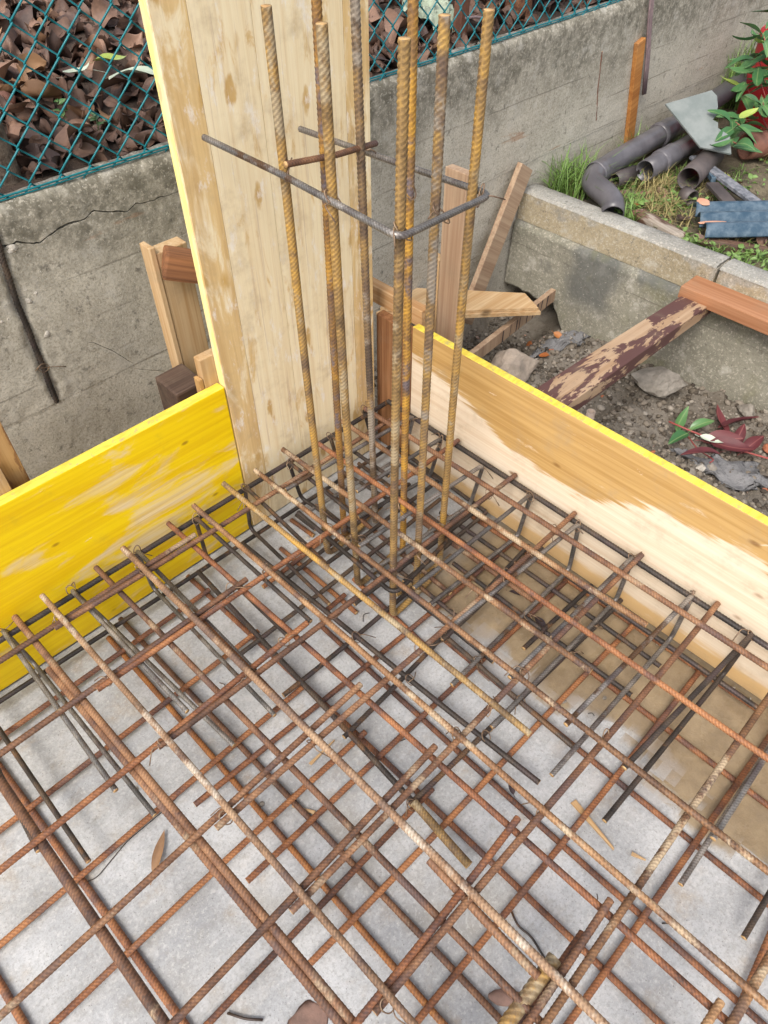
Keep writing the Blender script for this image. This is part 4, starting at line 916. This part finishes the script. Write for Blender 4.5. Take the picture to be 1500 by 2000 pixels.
def rock(x, y, r, mat, seed, label, sq=(1, .9, .75), cat='stone', dz=.3, name='stone', sub=3, rough=.35):
    return tag(link(name, lump(name, r, mat, seed, min(sub, 2) if r < .04 else 3, rough, sq, False), None, (x, y, soil_z(x, y)+r*dz), (0, 0, rng.uniform(0, 6))), label, cat)
rock(.69, .02, .125, 'stone_pale', 1, 'large pale angular rock below the strip with saw marks', (1, .95, .75), dz=.35)
rock(.93, -.43, .105, 'stone', 22, 'flat grey pointed stone half buried in the trench soil', (1, .75, .45), dz=.35)
rock(1.06, -.70, .05, 'stone', 23, 'brownish stone against the low wall above the red twig', (1, .8, .6))
rock(.935, -.355, .012, 'stone_white', 24, 'small whitish pebble above the flat grey stone', (1, 1, .9))
rock(.985, -.44, .022, 'stone', 25, 'dark rounded pebble right of the flat grey stone')
rock(.55, -.49, .028, 'stone_white', 26, 'small sharp white stone behind the right panel', (1, .7, 1.1))
rock(.90, .06, .024, 'stone_white', 27, 'pale bluish pebble right of the large rock')
rock(.66, -.74, .022, 'stone_white', 28, 'round beige pebble near the top edge of the right panel')
rock(.62, -.735, .020, 'stone', 29, 'flat beige pebble below the round beige one')
rock(.72, -.76, .024, 'stone', 30, 'grey pebble between red leaf and right panel')
for i, (x, y, r, lb) in enumerate([(1.0, -.385, .035, 'flat terracotta shard above the flat grey stone'), (.585, -.725, .014, 'orange brick chip next to the beige pebbles'), (.62, -.60, .010, 'tiny brick chip in the middle of the trench soil'), (.78, -.02, .013, 'brick chip beside the large pale rock'), (.93, .02, .014, 'brick chip right of the pale bluish pebble'), (.55, -.74, .012, 'brick chip closest to the yellow top edge'), (.75, -.92, .013, 'brick chip at the right picture edge'), (.95, -.86, .045, 'reddish rounded brick lump at the end of the red twig'), (.80, -.30, .010, 'brick speck under the painted strut'), (.88, .12, .012, 'brick chip near the hole')]):
    rock(x, y, r, 'brick_red', 60+i, lb, (1, .8, .5), 'brick', .3, 'brick_fragment', 2)
# smeared cement patches on the soil
def grout(x, y, sx, sy, rz, seed, label):
    bm = bmesh.new(); bmesh.ops.create_icosphere(bm, subdivisions=4, radius=1); e = Matrix.Rotation(rz, 3, 'Z')
    for v in bm.verts:
        d = v.co.copy(); k = 1+.6*noise.noise(Vector((d.x*1.9+seed, d.y*1.9, 0)))+.25*noise.noise(Vector((d.x*6+seed, d.y*6, 0))); p = e @ Vector((d.x*sx*k, d.y*sy*k, 0)); zz = soil_z(x+p.x, y+p.y)
        v.co = Vector((p.x, p.y, zz+d.z*.006+.008+.016*noise.noise(Vector((p.x*28+seed, p.y*28, 0)))+.006*noise.noise(Vector((p.x*90+seed, p.y*90, 0)))-soil_z(x, y)))
    me = bpy.data.meshes.new('cement_smear'); bm.to_mesh(me); bm.free(); me.materials.append(M['grout'])
    for p in me.polygons: p.use_smooth = True
    tag(link('cement_smear', me, None, (x, y, soil_z(x, y))), label, 'cement')
grout(1.0, .03, .16, .05, -.45, 3, 'bluish cement smear beyond the large pale rock'); grout(.74, -.80, .15, .07, -1.1, 8, 'bluish cement smear under the red twig')
tb_ = thing('plastic_tube', 'small pinkish tube end sticking up behind the right panel', 'tube', (.545, -.395, -.1))
V = []; ns = 20
for rr_, zz in ((.014, -.10), (.014, .045), (.0095, .045), (.0095, -.05)):
    for k in range(ns): V.append((.545+rr_*math.cos(k*2*math.pi/ns), -.395+rr_*math.sin(k*2*math.pi/ns), zz))
part_at(link('tube_wall', mesh('tube_wall', V, np.array([(j*ns+k, j*ns+(k+1) % ns, (j+1)*ns+(k+1) % ns, (j+1)*ns+k) for j in range(3) for k in range(ns)]), 'tube_pale')), tb_)
# twig with red leaves
tg = thing('red_leaf_twig', 'cut twig with dark red and green leaves lying on the trench soil', 'twig', (.85, -.70, -.05))
zt = lambda x, y, h=.03: soil_z(x, y)+h
tube('stem', smooth_path([(.79, -.555, zt(.79, -.555)), (.81, -.64, zt(.81, -.64)), (.85, -.72, zt(.85, -.72, .04)), (.86, -.80, zt(.86, -.80, .04)), (.88, -.90, zt(.88, -.9, .04))], .04), .0032, 'stem_red', tg, 7)
tube('stem', smooth_path([(.80, -.61, zt(.8, -.61)), (.74, -.69, zt(.74, -.69, .04)), (.70, -.76, zt(.7, -.76, .05)), (.685, -.755, zt(.685, -.755, .045))], .03), .0022, 'stem_red', tg, 6)
for i, (mt, x, y, L, Wd, rz, ry, rx) in enumerate([('leaf_green', .85, -.57, .11, .035, .2, -.3, .3), ('leaf_green', .725, -.625, .085, .04, 2.9, .1, 0), ('leaf_green', .86, -.64, .09, .035, -.5, -.2, .2), ('leaf_red', .66, -.725, .115, .045, 2.3, .1, .3), ('leaf_red', .93, -.665, .12, .05, .9, -.3, .5), ('leaf_red', .95, -.72, .13, .045, -.7, -.3, -.5), ('leaf_red', .86, -.72, .12, .06, -.9, -.2, .4), ('leaf_red', .83, -.76, .13, .06, -1.2, -.1, .2), ('leaf_white', .81, -.70, .075, .03, -1.3, 0, .1), ('leaf_red', .90, -.80, .10, .045, -.2, -.3, .2), ('leaf_red', .92, -.745, .10, .04, .2, -.5, .2)]):
    part_at(link('leaf', leaf_mesh('leaf', L, Wd, mt, 70+i, .35, .35, 9, 4, .06), None, (x, y, zt(x, y, .045)), (rx, ry, rz)), tg)

# ---------------------------------------------------------------- rubbish behind the low wall
def pipe(name, P, ro, ri, mat, label, cat='pipe', collars=(), open_end=True, sides=28):
    P = np.asarray(P, float); t = thing(name, label, cat, tuple(P[0]))
    V, F, _ = tube_geo(P, ro, sides); n = len(P); V, F = V[:-2], F[:(n-1)*sides]
    V2, _, _ = tube_geo(P, ri, sides); V2 = V2[:-2]; k = len(V); F2 = F[:, ::-1]+k
    j = np.arange(sides); j2 = (j+1) % sides; r1 = np.stack([j2, j, k+j, k+j2], 1); e = (n-1)*sides; r2 = np.stack([e+j, e+j2, k+e+j2, k+e+j], 1)
    part_at(link('pipe_wall', mesh('pipe_wall', np.vstack([V, V2]), np.vstack([F, F2, r1, r2]), [mat])), t)
    for c0, c1, w_ in collars:
        c0, c1 = np.array(c0), np.array(c1); prof = [(0, ro+.001), (.04, ro+w_), (.2, ro+w_*1.1), (.3, ro+w_*.7), (.5, ro+w_*.8), (.9, ro+w_*.7), (1, ro+.001)]
        VV = []; T = (c1-c0)/np.linalg.norm(c1-c0); N = np.cross(T, [0, 0, 1.]); N /= np.linalg.norm(N); B = np.cross(N, T)
        for u, r_ in prof:
            for k_ in range(sides): a = k_*2*math.pi/sides; VV.append(c0+(c1-c0)*u+r_*(math.cos(a)*N+math.sin(a)*B))
        part_at(link('socket', mesh('socket', VV, np.array([(j_*sides+k_, j_*sides+(k_+1) % sides, (j_+1)*sides+(k_+1) % sides, (j_+1)*sides+k_) for j_ in range(len(prof)-1) for k_ in range(sides)]), mat)), t)
    return t
pipe('drain_pipe', smooth_path([(1.235, .055, .305), (1.285, .09, .325), (1.315, .16, .335), (1.335, .225, .34), (1.40, .255, .345), (1.52, .270, .345), (2.12, .298, .35), (3.0, .345, .40)], .05, 6), .042, .038, 'pipe_brown', 'long brown drainpipe with curved elbow end resting near the low wall', 'pipe', [((1.90, .288, .348), (2.02, .2935, .349), .008), ((1.40, .255, .345), (1.45, .261, .345), .004)])
pipe('drain_pipe', [(1.60, .155, .33), (1.75, .157, .335), (2.1, .158, .34)], .040, .036, 'pipe_brown', 'shorter drainpipe with double socket in front of the long pipe', 'pipe', [((1.70, .156, .333), (1.82, .157, .336), .006)])
pipe('drain_pipe', [(1.665, .0, .325), (1.78, .02, .325), (1.95, .05, .325)], .044, .040, 'pipe_dark', 'short open-ended pipe whose dark mouth faces the viewer')
pipe('pipe_offcut', [(1.615, -.02, .29), (1.60, -.065, .29)], .030, .026, 'pipe_dark', 'broken dark pipe offcut in front of the open pipe mouth', 'pipe')
pipe('pipe_offcut', [(1.50, .225, .30), (1.62, .21, .30)], .030, .026, 'pipe_dark', 'small dark pipe tucked under the long drainpipe', 'pipe')
pipe('clay_pipe', [(2.10, -.01, .335), (2.20, -.06, .335), (2.32, -.12, .335)], .052, .044, 'terracotta', 'reddish-brown clay pipe piece under the shrub', 'pipe')
def slab3(name, pts, t, mat, label, cat):
    A_ = np.array(pts); c_ = A_.mean(0); nn_ = np.linalg.svd(A_-c_)[2][2]; pts = [tuple(a-nn_*np.dot(a-c_, nn_)) for a in A_]
    c = Vector(pts[0]); P = [Vector(p)-c for p in pts]; nr = (P[1]-P[0]).cross(P[-1]-P[0]).normalized(); nr = nr if nr.z > 0 else -nr; n = len(P)
    V = [p[:] for p in P]+[(p-nr*t)[:] for p in P]; F = [tuple(range(n)), tuple(range(2*n-1, n-1, -1))]+[(i, i+n, (i+1) % n+n, (i+1) % n) for i in range(n)]
    return tag(link(name, mesh(name, V, F, mat, False), None, c), label, cat)
sl = slab3('slate_sheet', [(1.849, .262, .50), (1.94, .222, .502), (2.04, .181, .50), (2.035, .15, .49), (1.995, .112, .48), (1.972, .10, .476), (1.96, .09, .472), (1.93, .086, .468), (1.935, .062, .464), (1.915, .046, .456), (1.93, .0, .42), (1.88, -.045, .365), (1.822, .066, .362)], .007, 'slate', 'grey torn slate sheet leaning across the drainpipes', 'sheet')
for i, (u, v_, r_) in enumerate([(.45, .30, .008), (.50, .22, .005), (.38, .30, .004), (.62, .42, .004), (.55, .55, .005), (.35, .6, .004)]):
    a, b_, c_ = Vector((1.849, .262, .5)), Vector((2.04, .181, .5)), Vector((1.822, .066, .362)); p = a+(b_-a)*u+(c_-a)*v_ - a
    part = link('white_spot', lump('white_spot', r_, 'stone_white', 80+i, 1, .2, (1, 1, .25)), sl, p+Vector((0, 0, .002)), (-.5, .1, 0))
tag(beam('dark_slat', (1.875, .095, .325), (1.655, -.32, .315), .045, .012, 'blue_strip'), 'long grey dusty slat slanting down from the slate sheet', 'slat')
tag(beam('dark_slat', (1.90, .085, .318), (1.76, -.06, .312), .02, .02, 'blue_roof'), 'short blue-grey slat under the slate sheet edge', 'slat')
tag(beam('dark_slat', (1.74, -.065, .305), (1.60, -.25, .298), .05, .012, 'pipe_dark'), 'dark slat above the blue corrugated sheet', 'slat')
tag(beam('dark_slat', (1.78, -.13, .30), (1.68, -.34, .295), .04, .012, 'pipe_dark'), 'second dark slat right of the blue corrugated sheet top', 'slat')
# blue corrugated sheet
br = thing('corrugated_sheet', 'blue corrugated roofing sheet with two chipped orange spots', 'roof sheet', (1.31, -.26, .30))
u_ = np.array((.74, -.67)); v_ = np.array((.82, .57))
for k in range(3):
    V = []; nu, nv = 40, 12
    for i in range(nu+1):
        for j in range(nv+1):
            s = j/nv; du = .75*i/nu+(.012*k)*0; dv = .083*(k+s); z = .310+.030*math.sin(math.pi*s)**.8+.012*k*0+.0016*fb(i*.3, j, k, 1, 2)
            p = np.array((1.305, -.262))+u_*(du+(.012, 0, -.006)[k]+.003*fb(i == 0, j*.9, k, 1, 2))+v_*dv; V.append((p[0], p[1], z))
    n = nv+1; F = [(i*n+j, (i+1)*n+j, (i+1)*n+j+1, i*n+j+1) for i in range(nu) for j in range(nv)]
    b0 = len(V); V += [(x, y, z-.006) for x, y, z in V]; F += [(a+b0, d+b0, c+b0, b+b0) for a, b, c, d in F]
    F += [(j, j+1, j+1+b0, j+b0) for j in range(nv)]+[(i*n, i*n+b0, (i+1)*n+b0, (i+1)*n) for i in range(nu)]
    part_at(link('corrugation', mesh('corrugation', V, np.array(F), 'blue_roof')), br)
for k, (du, dv, a, b_) in enumerate([(.02, .215, .022, .03), (.045, .085, .05, .012)]):
    bm = bmesh.new(); bmesh.ops.create_icosphere(bm, subdivisions=3, radius=1)
    for v in bm.verts: v.co = Vector((v.co.x*a*(1+.2*noise.noise(v.co*2)), v.co.y*b_*(1+.2*noise.noise(v.co*3)), v.co.z*.0035))
    me = bpy.data.meshes.new('chipped_spot'); bm.to_mesh(me); bm.free(); me.materials.append(M['roof_chip'])
    p = np.array((1.305, -.262))+u_*du+v_*dv; o = link('chipped_spot', me, None, (p[0], p[1], (.339 if k == 0 else .321)), (0, 0, -.735)); part_at(o, br)
rw = beam('rotten_log', (1.345, .02, .285), (1.275, -.20, .285), .06, .05, 'rotten_wood', bev=.012, jit=.008)
tag(rw, 'dark rotten piece of wood lying on the low wall edge', 'wood')
tag(beam('rotten_log', (1.335, -.25, .28), (1.47, -.55, .28), .04, .03, 'rotten_wood', bev=.008, jit=.007), 'splintered brown bark strip in front of the blue sheet', 'bark')
# red plastic barrel behind the shrub
rbk = thing('red_barrel', 'red plastic container behind the shrub at the top right', 'container', (2.64, .13, .28))
prof = [(0, .24), (.16, .24), (.17, .25), (.175, .40), (.18, .41), (.18, .43), (.175, .44), (.18, .55), (.185, .56), (.185, .59), (.175, .60), (.17, .59), (.165, .40), (0, .40)]
V = [(2.64+.85*r_*math.cos(k*2*math.pi/36), .13+.85*r_*math.sin(k*2*math.pi/36), z+.03) for r_, z in prof for k in range(36)]
part_at(link('container_body', mesh('container_body', V, np.array([(j*36+k, j*36+(k+1) % 36, (j+1)*36+(k+1) % 36, (j+1)*36+k) for j in range(len(prof)-1) for k in range(36)]), 'red_plastic')), rbk)
# evergreen shrub
sh = thing('shrub', 'green glossy-leaved shrub at the right edge above the pipes', 'shrub', (2.30, -.12, .27))
sl_ = [leaf_mesh('leaf', .115, .046, 'leaf_green', 90+i, .45, .3, 9, 4, .06) for i in range(4)]+[leaf_mesh('leaf', .10, .040, 'leaf_lime', 95, .4, .3, 9, 4, .06)]
q = random.Random(17)
for (x, y, z, nl) in [(1.986, .018, .45, 7), (1.90, -.03, .41, 5), (2.193, .112, .52, 6), (2.283, .133, .60, 7), (2.175, .01, .48, 7), (2.208, .087, .57, 6), (2.168, .091, .70, 7), (2.10, .03, .43, 5), (2.26, .05, .66, 6), (2.30, .0, .52, 6), (2.35, .12, .74, 6)]:
    P = smooth_path([(2.30+q.uniform(-.03, .03), -.12+q.uniform(-.03, .03), .25), (x*.5+1.15+.02, y*.5-.05, z*.62+.06), (x, y, z)], .06, 5); tube('stem', P, .0032, 'stem_red', sh, 6, None, [1, .5])
    a0 = q.uniform(0, 6.28)
    for k in range(nl):
        a = a0+k*2.4; ry = q.uniform(-.5, .5); d = .062
        part_at(link('leaf', sl_[q.choice((0, 1, 2, 3, 0, 1, 2, 3, 4))], None, (x+d*math.cos(a), y+d*math.sin(a), z-d*math.sin(ry)-.006*k), (q.uniform(-.5, .5), ry, a)), sh)

# ---------------------------------------------------------------- small things on the slab
def chip(name, x, y, rz, L, wd, th, mat, label, cat, z=.002):
    bm = bmesh.new(); box_bm(bm, None, (L, wd, th), None, th*.25, th*.25)
    for v in bm.verts: v.co.y *= 1-.75*max(0, v.co.x/L+.5); v.co.z += th/2
    me = bpy.data.meshes.new(name); bm.to_mesh(me); bm.free(); me.materials.append(M[mat]); tag(link(name, me, None, (x, y, z), (0, 0, rz)), label, cat)
chip('wood_splinter', -.503, -1.136, -1.75, .115, .013, .006, 'pale_wood_x', 'long pointed wood splinter on the slab at the right', 'splinter')
chip('wood_splinter', -.796, -.634, .05, .075, .008, .006, 'pale_wood_x', 'pale wood splinter on the slab among the middle bars', 'splinter')
chip('wood_splinter', -.905, -.70, 2.1, .05, .009, .004, 'pale_wood_x', 'short wood chip near the crossing double bars', 'splinter')
chip('wood_splinter', -.49, -1.235, -1.2, .028, .008, .004, 'pale_wood_x', 'tiny wood chip below the long pointed splinter', 'splinter')
extra('dead_leaf_tan', -1.165, -.565, .006, .085, .020, .75, 71, None, 0, 0, .1); lf = col.objects[-1]
tag(lf, 'narrow brown dead leaf on the slab at the left', 'leaf'); lf.name = 'dead_leaf'
for i, (x, y, rz, s, lb) in enumerate([(-.08, -.62, .4, .7, 'dark curled leaf in the puddle by the right panel'), (-.16, -.66, 2., .6, 'small dark leaf in the puddle next to the hairpin bars'), (-.19, -.76, 1.2, .8, 'pointed dark leaf between the bars in the brown puddle'), (-.573, -.976, 1., .5, 'blackish leaf caught on a red lower bar')]):
    o = link('dead_leaf', leaf_mesh('dead_leaf', .06, .028, 'black', 130+i, .5, .4), None, (x, y, .006 if i < 3 else .03), (0, 0, rz)); o.scale = (s,)*3; tag(o, lb, 'leaf')
def wire(P, r, mat, label, name='bent_wire', cat='wire'):
    o = tube(name, smooth_path(P, .012, 3), r, mat, None, 6); tag(o, label, cat)
wire([(-.742, -1.112, .004), (-.758, -1.145, .006), (-.752, -1.172, .004), (-.762, -1.205, .006), (-.766, -1.222, .005)], .0022, 'd', 'bent dark steel wire on the slab near the thick bar end')
wire([(-1.225, -.876, .004), (-1.208, -.905, .005), (-1.187, -.927, .004)], .0024, 'd', 'short dark wire offcut at the bottom edge of the slab')
wire([(-1.335, -.49, .003), (-1.28, -.52, .004), (-1.20, -.50, .003), (-1.11, -.50, .004), (-1.04, -.49, .003)], .0009, 'd', 'thin dark stem lying under the left bars')
wire([(-.56, -1.33, .003), (-.545, -1.345, .004), (-.55, -1.375, .003)], .0013, 'd', 'small curved wire clipping near the lower right corner')
for i, (x, y) in enumerate([(-.36, -.66), (-.50, -.93), (-.66, -.72), (-.43, -.60), (-.70, -.58), (-.30, -1.0), (-.86, -.36), (-.47, -.44), (-.98, -.30), (-.62, -1.22)]):
    a = q.uniform(0, 6.28); r_ = q.uniform(.008, .018); o = tube('wire_clipping', smooth_path([(x, y, .003), (x+r_*math.cos(a), y+r_*math.sin(a), .005), (x+r_*1.8*math.cos(a+.7), y+r_*1.8*math.sin(a+.7), .003)], .006, 3), .0009, 'd', None, 5)
    tag(o, 'tiny curled wire clipping scattered on the slab', 'wire', 'tie wire clippings on the slab')
tag(link('stone', lump('stone', .042, 'flake', 301, 3, .3, (.75, .42, .15)), None, (-.86, -1.195, .006), (0, 0, -.9)), 'flat reddish stone on the slab at the bottom centre', 'stone')
tag(link('stone', lump('stone', .06, 'flake', 302, 3, .3, (1, .7, .08)), None, (-1.135, -.995, .0), (0, 0, .3)), 'broad reddish-brown flake on the slab at the bottom edge', 'stone')
for i, (x, y, r_, lb) in enumerate([(-1.309, -.497, .012, 'brown pebble on the slab at far left'), (-.959, -.63, .009, 'grey pebble beside the middle double bars'), (-.42, -.14, .009, 'white pebble near the tall board foot'), (-.32, -.93, .009, 'pale pebble in the brown puddle'), (-.245, -.99, .007, 'tiny pebble in the puddle at the right'), (-1.13, -.42, .007, 'tiny pale pebble at the left bars')]):
    tag(link('pebble', lump('pebble', r_, 'stone' if i != 2 else 'stone_white', 310+i, 2, .2, (1, .8, .55)), None, (x, y, r_*.2)), lb, 'pebble')
q = random.Random(77)
for i in range(26):
    y = q.uniform(-1.25, -.4); x = q.uniform(-.03, -.006)
    o = link('pebble', peb[i % 4], None, (x, y, .003)); o.scale = (q.uniform(.004, .008),)*3
    tag(o, 'tiny gravel grain in the gap at the foot of the right panel', 'pebble', 'gravel grains along the right panel')
